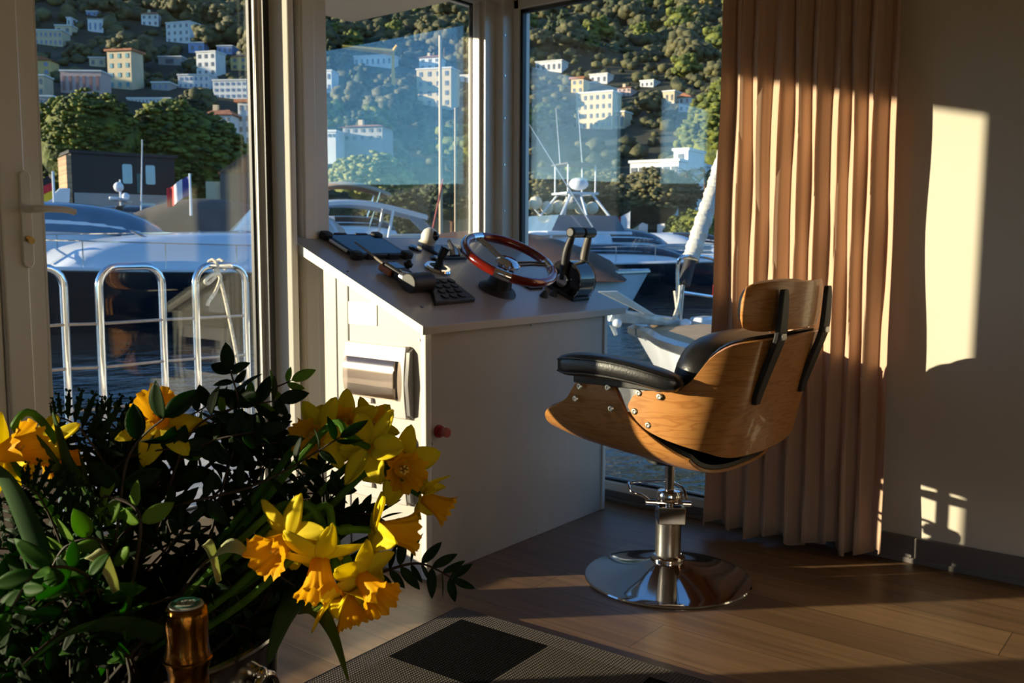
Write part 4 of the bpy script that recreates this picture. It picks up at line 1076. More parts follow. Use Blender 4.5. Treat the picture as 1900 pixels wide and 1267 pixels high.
t = thing('brown_building', 'brown and tan shore building at the right side of the door glass', 'building', ground(452, 66, .35), math.atan2(fwd.y, fwd.x)-PI/2-.1)
MB().span(-1.4, 1.5, -2, 2, -.5, 5.2).build('wall', HW['dark'], t, smooth=False)
MB().add([(-1.5, -2.1, 5.2), (1.6, -2.1, 5.2), (1.6, 2.1, 5.2), (-1.5, 2.1, 5.2), (1.6, -2.1, 7.4), (1.6, 2.1, 7.4)], [(0, 1, 4), (3, 5, 2), (0, 4, 5, 3), (1, 2, 5, 4), (0, 3, 2, 1)]).build('roof', M_('brown_boards', (.22, .11, .06), .7, noise=.3, nscale=1.5, stretch=(6, 6, .3)), t, smooth=False)
MB().span(-2.3, -1.4, -1.8, 1.5, -.5, 4.6).build('side_wall', HW['cream'], t, smooth=False)
# crane over the middle window
YEL = M_('crane_yellow', (.72, .42, .06), .5, noise=.1, nscale=1)
cd = 230; c0 = ground(732, cd, 20); t = thing('tower_crane', 'yellow tower crane on the slope in the middle window', 'crane', c0)
def rel(px, py, d, o): return at(px, py, d)-o
zz = lambda py: 1.08+elev(730, py)[0]*cd
MB().tube([(0, 0, 0), (0, 0, zz(96)-20)], .55, 4).build('mast', YEL, t, smooth=False)
J = ground(640, cd, 0)-ground(732, cd, 0)
MB().tube([(0, 0, zz(97)-20), (J.x, J.y, zz(90)-20)], [.75, .45], 4).build('jib', YEL, t, smooth=False)
MB().tube([(0, 0, zz(96)-20), (-J.x*.08, -J.y*.08, zz(84)-20)], [.5, .3], 4).build('cab_frame', YEL, t, smooth=False)

# ================= boats =================
GEL = M_('white_gelcoat', (.72, .74, .78), .22, noise=.03, nscale=1.5, coat=.4)
NAVY = M_('navy_hull', (.012, .015, .022), .12, noise=.1, nscale=1.5, coat=.6)
ANTI = M_('antifouling_red', (.16, .045, .035), .5, noise=.2, nscale=3)
SMK = M_('smoked_acrylic', (.02, .022, .028), .08, noise=.1, nscale=3, coat=.5)
BLG = M_('blue_tinted_glass', (.10, .17, .24), .08, noise=.1, nscale=2, coat=.5)
CANV = M_('grey_canvas', (.10, .085, .08), .85, noise=.15, nscale=2)
TANC = M_('tan_canvas', (.48, .32, .21), .85, noise=.1, nscale=2)
BRWN = M_('brown_canvas', (.11, .055, .035), .85, noise=.2, nscale=2)
TEAK = M_('teak_deck', (.45, .30, .16), .6, noise=.2, nscale=6, stretch=(1, 12, 1))
def hull_mesh(L, B, Hb, Hs, Dk=.5, flare=1.25, n=26, full=.55, blunt=.012, wall=0):
    """bow at +x; returns (topsides MB, bottom MB, deck MB). z=0 is the waterline"""
    T, Bt, Dm = MB(), MB(), MB(); rows = []
    for i in range(n+1):
        u = i/n; x = -L/2+L*u
        w = B/2*(1-max(0, (u-full)/(1-full))**2.2)**.9 if u > full else B/2*(.92+.08*math.sin(PI*u/full/2))
        w = max(w, blunt)
        z = lerp(Hs, Hb, u**1.8); rk = .09*L*max(0, (u-.8)/.2)**1.5
        rows.append((x, w, z, rk))
    prof = [(0, 1.0, 1.0), (.35, lerp(.95, .995, wall), .66), (.75, lerp(.84, .98, wall), .33), (1.0, lerp(.74, .95, wall), .0)]
    def ring(x, w, z, rk, fr): 
        out = []
        for s in (1, -1):
            for q, ww, zz_ in prof: out.append((x+rk*zz_-rk, s*w*(ww if x > -L/2 else ww), z*zz_))
        return out
    vs = []; 
    for x, w, z, rk in rows: vs += ring(x, w, z, rk, flare)
    fs = []
    for i in range(n):
        for s in (0, 4):
            for k in range(3):
                fs.append((i*8+s+k, i*8+s+k+1, (i+1)*8+s+k+1, (i+1)*8+s+k))
    fs += [(0, 1, 2, 3, 7, 6, 5, 4), tuple(n*8+k for k in (0, 1, 2, 3, 7, 6, 5, 4))]
    T.add(vs, fs)
    vs = []
    for x, w, z, rk in rows: vs += [(x-rk, w*.74, .0), (x-rk*1.2, 0, -Dk), (x-rk, -w*.74, .0)]
    Bt.add(vs, [(i*3+k, (i+1)*3+k, (i+1)*3+k+1, i*3+k+1) for i in range(n) for k in range(2)])
    vs = []
    for x, w, z, rk in rows: vs += [(x, w*.99, z-.03), (x, 0, z+.06), (x, -w*.99, z-.03)]
    Dm.add(vs, [(i*3+k, (i+1)*3+k, (i+1)*3+k+1, i*3+k+1) for i in range(n) for k in range(2)])
    return T, Bt, Dm, rows
def boat(name, label, loc, rz, L, B, Hb, Hs, hullm=GEL, stripe=True, cabin=None, canvas=None, rails=True, cat='boat', deckm=GEL, bottom=ANTI, full=.55, blunt=.012, wall=0):
    t = thing(name, label, cat, loc, rz)
    T, Bt, Dm, rows = hull_mesh(L, B, Hb, Hs, full=full, n=34, blunt=blunt, wall=wall)
    T.build('hull', hullm, t, ang=50); Bt.build('keel', bottom, t); Dm.build('deck', deckm, t)
    mb = MB(); mb.tube([(x, w+.01, z) for x, w, z, rk in rows]+[(x, -w-.01, z) for x, w, z, rk in rows[::-1]], .045, 6); mb.build('gunwale', GEL if hullm != GEL else STEEL, t)
    if rails:
        zr = .55; sel = rows[len(rows)//3:]
        for s in (1, -1):
            MB().tube([(x, s*(w*.9), z+zr) for x, w, z, rk in sel], .016, 6).build('rail', CHROME, t)
            for x, w, z, rk in sel[::4]: MB().cyl((x, s*w*.9, z-.02), (x, s*w*.9, z+zr), .012, n=6).build('stanchion', CHROME, t)
    if cabin:
        x0, x1, wB, hh, glass = cabin
        def cab(u, v):
            # rounded wheelhouse: u along length, v across
            x = lerp(x0, x1, u); y = lerp(-1, 1, v); e = (1-abs(2*u-1)**3.2)**.5
            s_ = (1-abs(y)**3.5)**.5
            return (x, y*wB*(.75+.25*e)*(1 if s_ > .02 else 1), lerp(Hs, Hb, .4)+hh*e*s_)
        MB().sheet(cab, 20, 14, .03).build('cabin', GEL, t, ang=60)
        if glass:
            def gl(u, v):
                x = lerp(x0+(x1-x0)*.45, x1-(x1-x0)*.04, u); y = lerp(-.93, .93, v)*wB
                uu = (x-x0)/(x1-x0); e = (1-abs(2*uu-1)**3.2)**.5; s_ = (1-abs(y/wB)**3.5)**.5
                return (x+.03, y*(.76+.25*e), lerp(Hs, Hb, .4)+hh*e*s_+.02)
            MB().sheet(gl, 10, 12, .02).build('windshield', glass, t, ang=60)
    if canvas:
        x0, x1, wB, z0_, hh, cm = canvas
        def cv(u, v):
            e = math.sin(PI*min(1, max(0, u)))**.6; y = lerp(-1, 1, v)
            return (lerp(x0, x1, u), y*wB, z0_+hh*e*(1-abs(y)**2.6))
        MB().sheet(cv, 16, 12, .03).build('canvas_cover', cm, t, ang=60)
    return t, rows
def face(px, d, off):
    """heading for a boat at column px: off = 0 points straight away from the camera, 90 to the photo's left"""
    q = ground(px, d); return math.atan2(q.y, q.x)+math.radians(off)
# left white yacht with big windshield
boat('motor_yacht', 'white yacht with pale windshield at the left behind the door handle', ground(70, 24, WZ), face(70, 24, -100), 11, 3.4, 1.55, 1.35, cabin=(-4.2, 3.0, 1.35, 1.25, BLG))
# dark hulled boat near, bow to the left towards the viewer
b2, rows2 = boat('dark_hull_yacht', 'navy-hulled white-decked yacht with its bow pointing at the door', ground(425, 23, WZ), face(425, 23, 118), 13, 3.9, 1.36, 1.12, NAVY, cabin=(-5.6, 4.2, 1.6, .80, None))
for x_, w_ in ((1.2, .5), (2.9, .42)):
    MB().span(x_-w_/2, x_+w_/2, -w_/2, w_/2, 1.98-.09*x_, 2.08-.09*x_).build('deck_hatch', SMK, b2, bevel=.03)
MB().cyl((4.7, 0, 1.5), (4.7, 0, 1.95), .09, .07, 12).build('windlass', CHROME, b2)
MB().tube(spline([(5.6, .3, 1.62), (5.0, .35, 1.66), (4.4, .2, 1.8), (4.7, 0, 1.9)], 5), .03, 6).build('anchor_chain', STEEL, b2)
for x_ in (.5, 2.0): MB().tube([(x_, 1.2, 1.66), (x_+.5, .5, 2.05)], .03, 6).build('grab_rail', CHROME, b2)
def fr2(u, v): return (lerp(-1.6, -.4, u), lerp(-1.3, 1.3, v)*(1-.25*u), lerp(3.0, 2.05, u)-.12*(2*v-1)**2)
MB().sheet(fr2, 6, 8, .03).build('windshield', BLG, b2, ang=60)
for z_, x_ in ((1.3, -2), (1.3, .4)):
    ff = thing('hull_fender', 'pale fender hanging at the side of the navy yacht', 'fender', b2.matrix_basis @ Vector((x_, 2.12, z_-.5)), 0, 'fenders on the navy yacht')
    MB().lathe([(.01, -.36), (.10, -.30), (.12, -.1), (.12, .15), (.09, .3), (.02, .36)], 14).build('body', GEL, ff)
# grey canvas covered boat
boat('covered_boat', 'boat under a large grey-brown canvas cover behind the navy yacht', ground(330, 30, WZ), face(330, 30, 96), 9.5, 3.2, 1.5, 1.4, canvas=(-4.4, 2.6, 1.5, 1.35, 1.75, CANV), rails=False)
# boat with white radar arch
t, _ = boat('arch_yacht', 'white yacht with radar mast in front of the black cabin', ground(215, 33, WZ), face(215, 33, 80), 10, 3.3, 1.6, 1.5, cabin=(-4, 2.2, 1.3, 1.4, SMK))
MB().prism([(0, 0), (1.1, 0), (.9, .5), (.2, 1.25), (-.1, 1.25)], .12, Matrix.Translation((1.2, 1.0, 2.2)) @ Matrix.Rotation(PI/2, 4, 'X')).build('wing', GEL, t, bevel=.03)
MB().cyl((-.2, 0, 2.6), (-.2, 0, 3.8), .05, .03, 8).build('radar_mast', GEL, t)
MB().box((-.2, 0, 3.15), (.25, 2.6, .10)).build('spreader_wing', GEL, t, bevel=.03)
MB().ball((-.2, .3, 3.55), .16, 10, 6).build('radar_dome', GEL, t); MB().ball((-.2, -.9, 3.3), .13, 10, 6).build('radar_dome', GEL, t)
MB().cyl((-.9, .9, 1.8), (-1.05, .9, 5.0), .03, .015, 6).build('aerial', GEL, t)
boat('white_cruiser', 'white cruiser at the right edge of the door glass behind the navy yacht', ground(455, 34, WZ), face(455, 34, 70), 9, 3.2, 1.6, 1.5, cabin=(-3.6, 2.4, 1.3, 1.5, BLG))
# middle window
t, _ = boat('hardtop_yacht', 'white hardtop yacht seen over the console through the middle window', ground(690, 32, WZ), face(690, 32, -82), 10, 3.4, 1.9, 1.7, rails=False)
def ht(u, v):
    x = lerp(-2.6, 1.7, u); y = lerp(-1, 1, v)
    return (x, y*1.35*(1-.25*u*u), 2.62+.50*math.sin(PI*(u*.75+.2))**1.2-.10*abs(y)**3)
MB().sheet(ht, 18, 10, .12).build('hardtop', GEL, t, ang=50)
for sx_2 in (-1, 1):
    for x in (-1.8, .3): MB().tube([(x, sx_2*1.2, 1.6), (x+.25, sx_2*1.15, 2.9)], .05, 6).build('hardtop_post', GEL, t)
def ws(u, v): return (lerp(2.4, 1.3, v), lerp(-1.1, 1.1, u)*(1-.1*v), lerp(1.75, 2.8, v))
MB().sheet(ws, 6, 6, .03).build('windshield', BLG, t)
t, _ = boat('bimini_boat', 'motor boat with a tan bimini behind the hardtop yacht', ground(650, 42, WZ), face(650, 42, -85), 9, 3.1, 2.2, 2.1, cabin=(-3, 2, 1.2, .8, SMK), rails=False)
def bm_(u, v): y = lerp(-1, 1, v); return (lerp(-2.2, 1.7, u), y*1.3*(1-.35*abs(2*u-1)**3), 4.0+.42*math.sin(PI*u)-.22*y*y)
MB().sheet(bm_, 12, 8, .05).build('bimini', TANC, t, ang=60)
for s in (-1, 1):
    for x in (-1.7, 1.2): MB().tube([(x*.5, s*1.1, 2.1), (x, s*1.1, 4.0)], .03, 6).build('bimini_pole', CHROME, t)
t, _ = boat('brown_boat', 'brown canvas-covered boat behind the steering wheel in the middle window', ground(836, 24, WZ), face(836, 24, 85), 7.5, 2.8, 1.1, 1.0, BRWN, canvas=(-3.4, 3.0, 1.3, 1.0, .95, BRWN), rails=False)
# pale mast and a thin brown one
def mast(px, pt, pb, d, r, mat, label, tilt=0):
    zt = 1.08+elev(px, pt)[0]*d; zb_ = 1.08+elev(px, pb)[0]*d; g = ground(px, d, zb_)
    tag(MB().tube([(0, 0, 0), (tilt, 0, zt-zb_)], [r, r*.8], 10).build('mast', mat, loc=g), label, 'mast')
MW = M_('pale_wood_spar', (.58, .42, .26), .5, noise=.1, nscale=3, stretch=(4, 4, .4)); MR = M_('red_spar', (.35, .06, .04), .5, noise=.1, nscale=3)
mast(818, 66, 440, 30, .062, MW, 'thick pale wooden mast in the middle window')
mast(845, 200, 430, 27, .03, MW, 'thin brown mast right of the thick wooden one')
mast(800, 330, 440, 26, .03, MR, 'short red spar beside the brown boat', .5)
# right window: sport fishing boat with tuna tower
t, rows_f = boat('fishing_boat', 'white sport fishing boat with a tall tubular tower in the right window', ground(1068, 34, WZ), face(1068, 34, -62), 13, 4.2, 1.75, 1.2, cabin=(-1.6, 3.4, 1.6, .95, SMK), rails=False)
MB().span(-1.8, 1.6, -1.3, 1.3, 2.1, 2.25).build('flybridge_deck', GEL, t, bevel=.05)
MB().prism([(-1.6, 2.2), (1.4, 2.2), (1.0, 2.8), (-1.3, 2.8)], 2.4, Matrix(((1, 0, 0, 0), (0, 0, 1, -1.2), (0, 1, 0, 0), (0, 0, 0, 1)))).build('flybridge', BLG, t, smooth=False)
for sx_2 in (-1, 1):
    for x0_, x1_ in ((-1.9, -.45), (1.7, .35), (.1, -.1)):
        MB().tube([(x0_, sx_2*1.35, 1.6), (x1_, sx_2*.5, 3.6)], .045, 6).build('tower_leg', GEL, t)
    MB().tube([(-.2, sx_2*1.6, 2.4), (-3.0, sx_2*2.4, 5.6)], [.03, .012], 6).build('outrigger', GEL, t)
MB().span(-.7, .6, -.6, .6, 3.55, 3.63).build('tower_platform', GEL, t, bevel=.02)
MB().box((0, 0, 4.62), (1.4, 1.3, .06)).build('tower_roof', CANV, t, bevel=.02)
for x in (-.6, .5):
    for s in (-1, 1): MB().cyl((x, s*.5, 3.6), (x, s*.5, 4.6), .03, n=6).build('roof_post', GEL, t)
MB().ball((.1, 0, 3.95), .36, 14, 8, (1, 1, .65)).build('radome', GEL, t); MB().ball((.3, .75, 3.5), .30, 12, 8, (1, 1, .7)).build('radome', GEL, t)
for a_ in (-.5, .4): MB().cyl((a_, .3, 4.6), (a_-.2, .3, 6.6), .016, .008, 6).build('aerial', GEL, t)
fm = thing('fender', 'round cream fender stowed on the fishing boat tower rail', 'fender', (0, 0, 0), 0, 'round fenders on the fishing boat')
fm.location = t.matrix_basis @ Vector((-1.6, 1.0, 3.2)); MB().ball((0, 0, 0), .24, 12, 8).build('body', M_('cream_vinyl', (.78, .70, .52), .4, noise=.05, nscale=5), fm)
for k in range(1, 7):
    dup(fm, t.matrix_basis @ Vector((-1.6+k*.47, 1.0, 3.2+.10*math.sin(k*2))))
boat('curved_bow_boat', 'brown-covered boat left of the fishing boat in the right window', ground(925, 22, WZ), face(925, 22, -100), 7, 2.9, 1.2, 1.1, canvas=(-3.6, 3.0, 1.35, 1.0, 1.1, BRWN), rails=False)
boat('navy_sailboat', 'navy-hulled boat right of the throttle in the right window', ground(1110, 33, WZ), face(1110, 33, -92), 11, 3.4, 1.3, 1.1, NAVY, cabin=(-3, 3, 1.1, .6, SMK))
boat('blue_grey_boat', 'pale blue-grey hulled boat beyond the pulpit rail', ground(1300, 34, WZ), face(1300, 34, 95), 12, 3.4, 1.35, 1.1, M_('blue_grey_hull', (.25, .31, .42), .2, noise=.05, nscale=1.5, coat=.4), cabin=(-3, 3, 1.1, .6, BLG))
boat('far_motor_boat', 'low white motor boat by the quay at the right', ground(1180, 60, WZ), face(1180, 60, 86), 11, 3.4, 1.5, 1.3, cabin=(-4, 3, 1.3, 1.1, SMK), rails=False)
boat('far_cruiser', 'white cruiser by the quay near the furled sail', ground(1270, 66, WZ), face(1270, 66, -88), 10, 3.4, 1.5, 1.3, cabin=(-4, 3, 1.3, 1.2, SMK), rails=False)
boat('far_launch', 'small white launch by the quay behind the fishing boat', ground(1070, 64, WZ), face(1070, 64, 80), 9, 3.0, 1.4, 1.2, cabin=(-3, 2, 1.2, 1.0, BLG), rails=False)

# flags on poles
def flag(px, ptop, pbot, d, cols, label, vertical=True, lean=0, w=.9, h=.6):
    zt = 1.08+elev(px, ptop)[0]*d; zb_ = 1.08+elev(px, pbot)[0]*d; t = thing('flag', label, 'flag', ground(px, d, zb_))
    u = Vector((_r.x, _r.y, 0)).normalized()
    MB().cyl((0, 0, 0), (0, 0, zt-zb_), .035, .03, 8).build('pole', GEL, t)
    for k, c in enumerate(cols):
        def fl(a, b):
            if vertical: s = (k+a)/3; z = b
            else: s = a; z = 1-(k+b)/3
            q = u*(-s*w)+Vector((0, 0, zt-zb_-.05-h*(1-z)-abs(s)*w*.55+.03*math.sin(7*s)))+_f*(.06*math.sin(9*s)); return q
        MB().sheet(fl, 5, 3, .004).build('stripe', c, t)
    return t
RF = M_('flag_red', (.55, .02, .03), .7, noise=.05, nscale=5); BF = M_('flag_blue', (.02, .04, .25), .7, noise=.05, nscale=5); WF = M_('flag_white', (.7, .7, .75), .7, noise=.05, nscale=5); YF = M_('flag_yellow', (.75, .5, .02), .7, noise=.05, nscale=5); KF = M_('flag_black', (.01, .01, .012), .7, noise=.05, nscale=5)
flag(356, 322, 400, 26, (BF, WF, RF), 'blue, white and red flag hanging from a pole behind the navy yacht', w=.62, h=.5)
flag(104, 318, 405, 26, (KF, RF, YF), 'black, red and gold flag on a pole by the left yacht', False, w=.7)
flag(1168, 392, 448, 78, (WF, RF, WF), 'small red and white flag on the quay', w=2.2, h=1.6)
rnd = random.Random(9)
# posts and lamp standards on the quay
for px, pt, pb, d, lb in ((1252, 382, 442, 82, 'tall white post on the quay before the shore trees'), (1150, 415, 445, 84, 'short white post on the quay'), (1281, 398, 445, 84, 'thin pale lamp post on the quay beside the furled sail')):
    zt = 1.08+elev(px, pt)[0]*d; g = ground(px, d, .3)
    tag(MB().cyl((0, 0, 0), (0, 0, zt-.3), .28 if px == 1252 else .14, n=8).build('post', GEL, loc=g), lb, 'post')
# low quay furniture: white planters / people-size bollards along the edge
bo_ = thing('quay_bollard', 'small pale bollard on the far quay edge', 'bollard', ground(1090, 88, .35), 0, 'bollards along the far quay')
MB().lathe([(.3, 0), (.3, 1.0), (.4, 1.1), (.4, 1.3), (.05, 1.35)], 10).build('post_body', GEL, bo_)
for k in range(1, 26): dup(bo_, ground(1090+k*9.5+rnd.uniform(-3, 3), 87+rnd.uniform(0, 4), .35), 0, rnd.uniform(.6, 1.3))

# ================= near sailing boat with pulpit =================
nb_, rows_n = boat('sailing_boat', 'white-hulled sailing boat moored alongside, seen through the right window', (6.36, -1.05, WZ), PI/2, 9.4, 2.7, 1.18, 1.10, rails=False, deckm=TEAK, bottom=GEL, full=.82, blunt=.28, wall=1)
LOCN = nb_.matrix_basis.inverted() if False else Matrix.Translation((6.36, -1.05, WZ)).inverted()
NR = (Matrix.Translation((6.36, -1.05, WZ)) @ Matrix.Rotation(PI/2, 4, 'Z')).inverted()
def nl(px, py, d): return NR @ at(px, py, d)
MB().tube(spline([nl(1262, 606, 7.25), nl(1258, 545, 7.22), nl(1258, 492, 7.2), nl(1268, 476, 7.2), nl(1300, 475, 7.4), nl(1328, 483, 7.55), nl(1338, 500, 7.6), nl(1330, 545, 7.6), nl(1322, 600, 7.55)], 6), .015, 8).build('pulpit', CHROME, nb_)
MB().tube([nl(1256, 541, 7.22), nl(1330, 552, 7.6)], .013, 8).build('pulpit_bar', CHROME, nb_)
GALV = M_('galvanised_steel', (.42, .46, .47), .45, .7, noise=.2, nscale=12)
a_, b_, c_, d_ = nl(1130, 597, 6.95), nl(1140, 574, 6.95), nl(1262, 592, 7.2), nl(1262, 607, 7.2)
def slab(pts, th, name, mat, par):
    n = (pts[1]-pts[0]).cross(pts[-1]-pts[0]).normalized()*th
    k = len(pts); vs = pts+[p_+n for p_ in pts]
    MB().add(vs, [tuple(range(k))[::-1], tuple(range(k, 2*k))]+[(i, (i+1) % k, (i+1) % k+k, i+k) for i in range(k)]).build(name, mat, par, smooth=False, bevel=.008)
slab([a_, b_, c_, d_], .08, 'bow_roller', GALV, nb_)
MB().ball(nl(1145, 600, 6.93), .035, 12, 8).ball(nl(1272, 602, 7.15), .045, 12, 8).build('roller', GEL, nb_)
slab([nl(1110, 541, 6.85), nl(1146, 540, 6.9), nl(1222, 588, 7.05), nl(1196, 583, 7.0)], .03, 'anchor_fluke', M_('anchor_cream', (.74, .70, .60), .4, noise=.04, nscale=8), nb_)
slab([nl(1130, 602, 6.9), nl(1143, 606, 6.9), nl(1146, 622, 6.9), nl(1140, 624, 6.9)], .03, 'anchor_tip', GALV, nb_)
MB().box(nl(1303, 598, 7.35), (.12, .22, .09)).build('deck_hatch', GEL, nb_, bevel=.02)
MB().tube(spline([nl(1284, 640, 7.2), nl(1290, 622, 7.3), nl(1315, 608, 7.35), nl(1330, 612, 7.4), nl(1318, 600, 7.5), nl(1300, 612, 7.4), nl(1330, 628, 7.4)], 6), .011, 6).build('mooring_line', M_('dark_rope', (.05, .05, .05), .8, noise=.3, nscale=40), nb_)
# furled sail on the forestay
sp_pts = [nl(1281, 482, 7.3), nl(1300, 425, 7.4), nl(1322, 360, 7.55), nl(1344, 290, 7.7), nl(1400, 110, 8.2), nl(1460, -90, 8.9)]
sp_ = spline(sp_pts, 22); rs = [.064+.004*math.sin(i*.75)+.003*math.sin(i*2.1) for i in range(len(sp_))]
MB().tube(sp_, rs, 14).build('furled_sail', M_('sail_cloth', (.60, .57, .50), .7, noise=.12, nscale=5, bump=.6, bscale=14), nb_)
MB().cyl(nl(1268, 528, 7.25), nl(1281, 484, 7.3), .05, .045, 12).build('furler_drum', RUBB, nb_)
MB().cyl(nl(1262, 600, 7.25), nl(1268, 528, 7.25), .012, n=8).build('forestay', STEEL, nb_)
MB().tube(spline([nl(1252, 540, 7.2), nl(1256, 580, 7.15), nl(1250, 590, 7.1), nl(1259, 560, 7.15), nl(1262, 530, 7.2)], 5), .012, 6).build('tied_rope', M_('white_rope', (.6, .56, .46), .8, noise=.2, nscale=60), nb_)
MB().box(nl(1330, 538, 7.6), (.05, .06, .1)).build('navigation_light', REDP, nb_, bevel=.01)

# ================= foredeck railing =================
t = thing('bow_railing', 'chrome tube railing with rounded hoops on the foredeck', 'railing', (2.6, 4.72, -.05)); OR = -Vector((2.6, 4.72, -.05))
def hoop(xa, xb, y, top=.945, r=.10, yl=None):
    ya = y; yb2 = yl if yl is not None else y
    pts = [Vector((xa, ya, -.05)), Vector((xa, ya, .3)), Vector((xa, ya, top-r))]
    for k in range(1, 6):
        a = PI/2*k/5; pts.append(Vector((xa+r*(1-math.cos(a))*(1 if xb > xa else -1), ya, top-r+r*math.sin(a))))
    for k in range(0, 6):
        a = PI/2*(1-k/5); pts.append(Vector((xb-r*(1-math.cos(a)), yb2, top-r+r*math.sin(a))))
    pts += [Vector((xb, yb2, .3)), Vector((xb, yb2, -.05))]
    MB().tube([p_+OR for p_ in pts], .0215, 14).build('hoop', CHROME, t, loc=(0, 0, 0))
    for p_ in (pts[0], pts[-1]): MB().lathe([(.045, 0), (.045, .008), (.03, .016), (.023, .016)], 20, p_+OR).build('foot_flange', CHROME, t)
hoop(1.95, 2.335, 4.80); hoop(2.475, 2.835, 4.71); hoop(3.01, 3.30, 4.66, yl=4.60)
hoop(1.42, 1.80, 4.86); hoop(.88, 1.27, 4.88); hoop(.3, .72, 4.88)
for z in (.65, .42, .20):
    pts = [Vector((.2, 4.88, z)), Vector((1.3, 4.88, z)), Vector((1.95, 4.80, z)), Vector((2.335, 4.79, z)), Vector((2.475, 4.71, z)), Vector((2.835, 4.70, z)), Vector((3.01, 4.66, z)), Vector((3.31, 4.60, z))]
    MB().tube([p_+OR for p_ in pts], .0085, 8).build('wire', M_('cable_steel', (.55, .45, .36), .35, .8, noise=.1, nscale=50) if z == .65 else bpy.data.materials['cable_steel'], t)
ROPE = M_('pale_rope', (.68, .62, .50), .85, noise=.25, nscale=70, bump=.8, bscale=120)
rp_ = thing('mooring_rope', 'pale rope knotted around the right railing hoop', 'rope', (3.11, 4.66, .945)); o_ = Vector((3.11, 4.66, .945))
MB().tube([(Vector((3.11+.0, 4.655, .945))-o_)+Vector((0, .034*math.cos(a), .034*math.sin(a)))+Vector((.006*k, 0, 0)) for k, a in enumerate([i*PI/4 for i in range(14)])], .009, 8).build('knot', ROPE, rp_)
MB().tube(spline([(0.02, -.02, -.02), (.0, -.045, -.06), (-.05, -.05, -.10), (-.07, -.05, -.085), (-.02, -.05, -.05), (.03, -.05, -.06), (.0, -.05, -.14), (-.05, -.05, -.20), (-.06, -.05, -.225)], 6), .010, 8).build('loose_end', ROPE, rp_)
MB().tube(spline([(.03, -.03, -.03), (.07, -.04, -.22), (.12, -.05, -.50), (.17, -.04, -.78), (.19, -.03, -.98)], 6), .010, 8).build('hanging_end', ROPE, rp_)
# ================= table, bucket, bottle =================
TBZ = .55
BC = at(230, 1160, .84); BR = .125
t = thing('side_table', 'small round dark wooden table under the flower bucket', 'table', (.27, .60, 0))
DW = M_('dark_table_wood', (.07, .04, .025), .4, noise=.3, nscale=8, stretch=(1, 8, 1))
MB().lathe([(.001, TBZ-.025), (.27, TBZ-.025), (.275, TBZ-.012), (.27, TBZ), (.001, TBZ)], 56).build('table_top', DW, t)
MB().lathe([(.17, 0), (.165, .02), (.03, .04), (.024, .3), (.028, TBZ-.03)], 28).build('table_base', DW, t)
BKT = M_('polished_steel', (.42, .41, .40), .16, 1, noise=.08, nscale=10)
bk = thing('flower_bucket', 'round polished steel bucket holding the bouquet', 'bucket', (BC.x, BC.y, TBZ)); BH = BC.z-TBZ
MB().lathe([(.001, 0), (BR*.80, 0), (BR*.83, .006), (BR*.97, BH-.01), (BR+.001, BH-.002), (BR+.002, BH+.002), (BR-.001, BH+.003), (BR-.004, BH-.004), (BR*.80, .012), (.001, .01)], 72, cap=False).build('bucket_body', BKT, bk, ang=50)
ring = [Vector((BR*math.cos(2*PI*k/72), BR*math.sin(2*PI*k/72), BH)) for k in range(72)]
MB().tube(ring, .0028, 8, closed=True).build('rim', BKT, bk)
for px in (432,):
    q = at(px, 1262, .80)-bk.location; a = math.atan2(q.y, q.x); c = Vector((math.cos(a)*(BR*.93+.004), math.sin(a)*(BR*.93+.004), BH-.045)); tv = Vector((-math.sin(a), math.cos(a), 0)); nv = Vector((math.cos(a), math.sin(a), 0))
    MB().tube([c+nv*.004+tv*.019*math.cos(b)+Vector((0, 0, .019*math.sin(b))) for b in [2*PI*k/28 for k in range(28)]], .0034, 10, closed=True).build('ring_handle', CHROME, bk)
    MB().ball(c+Vector((0, 0, .019)), .008, 14, 8).build('handle_boss', CHROME, bk)
fill_disc = MB().lathe([(.001, BH*.62), (BR*.88, BH*.62)], 40, cap=False).build('bucket_fill', M_('dark_green_fill', (.01, .02, .008), .8, noise=.4, nscale=60, bump=.6), bk)  # dark green disc closing the inside of the bucket
# champagne bottle with gold foil
bt = at(345, 1122, .67); t = thing('champagne_bottle', 'sparkling wine bottle with crumpled gold foil neck in front of the bucket', 'bottle', (bt.x, bt.y, TBZ)); bh = bt.z-TBZ
GLS = M_('dark_bottle_glass', (.008, .02, .008), .08, noise=.2, nscale=10, coat=.6)
m, nt, p = newmat('gold_foil'); FOIL = m
p.inputs['Base Color'].default_value = (.27, .12, .022, 1); p.inputs['Metallic'].default_value = 1; p.inputs['Roughness'].default_value = .2
tc = nt.nodes.new('ShaderNodeTexCoord'); mp = nt.nodes.new('ShaderNodeMapping'); mp.inputs['Scale'].default_value = (170, 170, 60); nt.links.new(tc.outputs['Object'], mp.inputs[0])
n = nt.nodes.new('ShaderNodeTexVoronoi'); n.inputs['Scale'].default_value = 1; nt.links.new(mp.outputs[0], n.inputs[0])
n2 = nt.nodes.new('ShaderNodeTexNoise'); n2.inputs['Scale'].default_value = 1.5; n2.inputs['Detail'].default_value = 4; nt.links.new(mp.outputs[0], n2.inputs[0])
ad = nt.nodes.new('ShaderNodeMath'); ad.operation = 'ADD'; nt.links.new(n.outputs[0], ad.inputs[0]); nt.links.new(n2.outputs[0], ad.inputs[1])
bb = nt.nodes.new('ShaderNodeBump'); bb.inputs['Strength'].default_value = .5; bb.inputs['Distance'].default_value = .0008; nt.links.new(ad.outputs[0], bb.inputs['Height']); nt.links.new(bb.outputs[0], p.inputs['Normal'])
MB().lathe([(.001, 0), (.043, 0), (.0445, .006), (.0445, bh*.52), (.040, bh*.60), (.025, bh*.74), (.0165, bh*.80)], 48).build('bottle_glass', GLS, t)
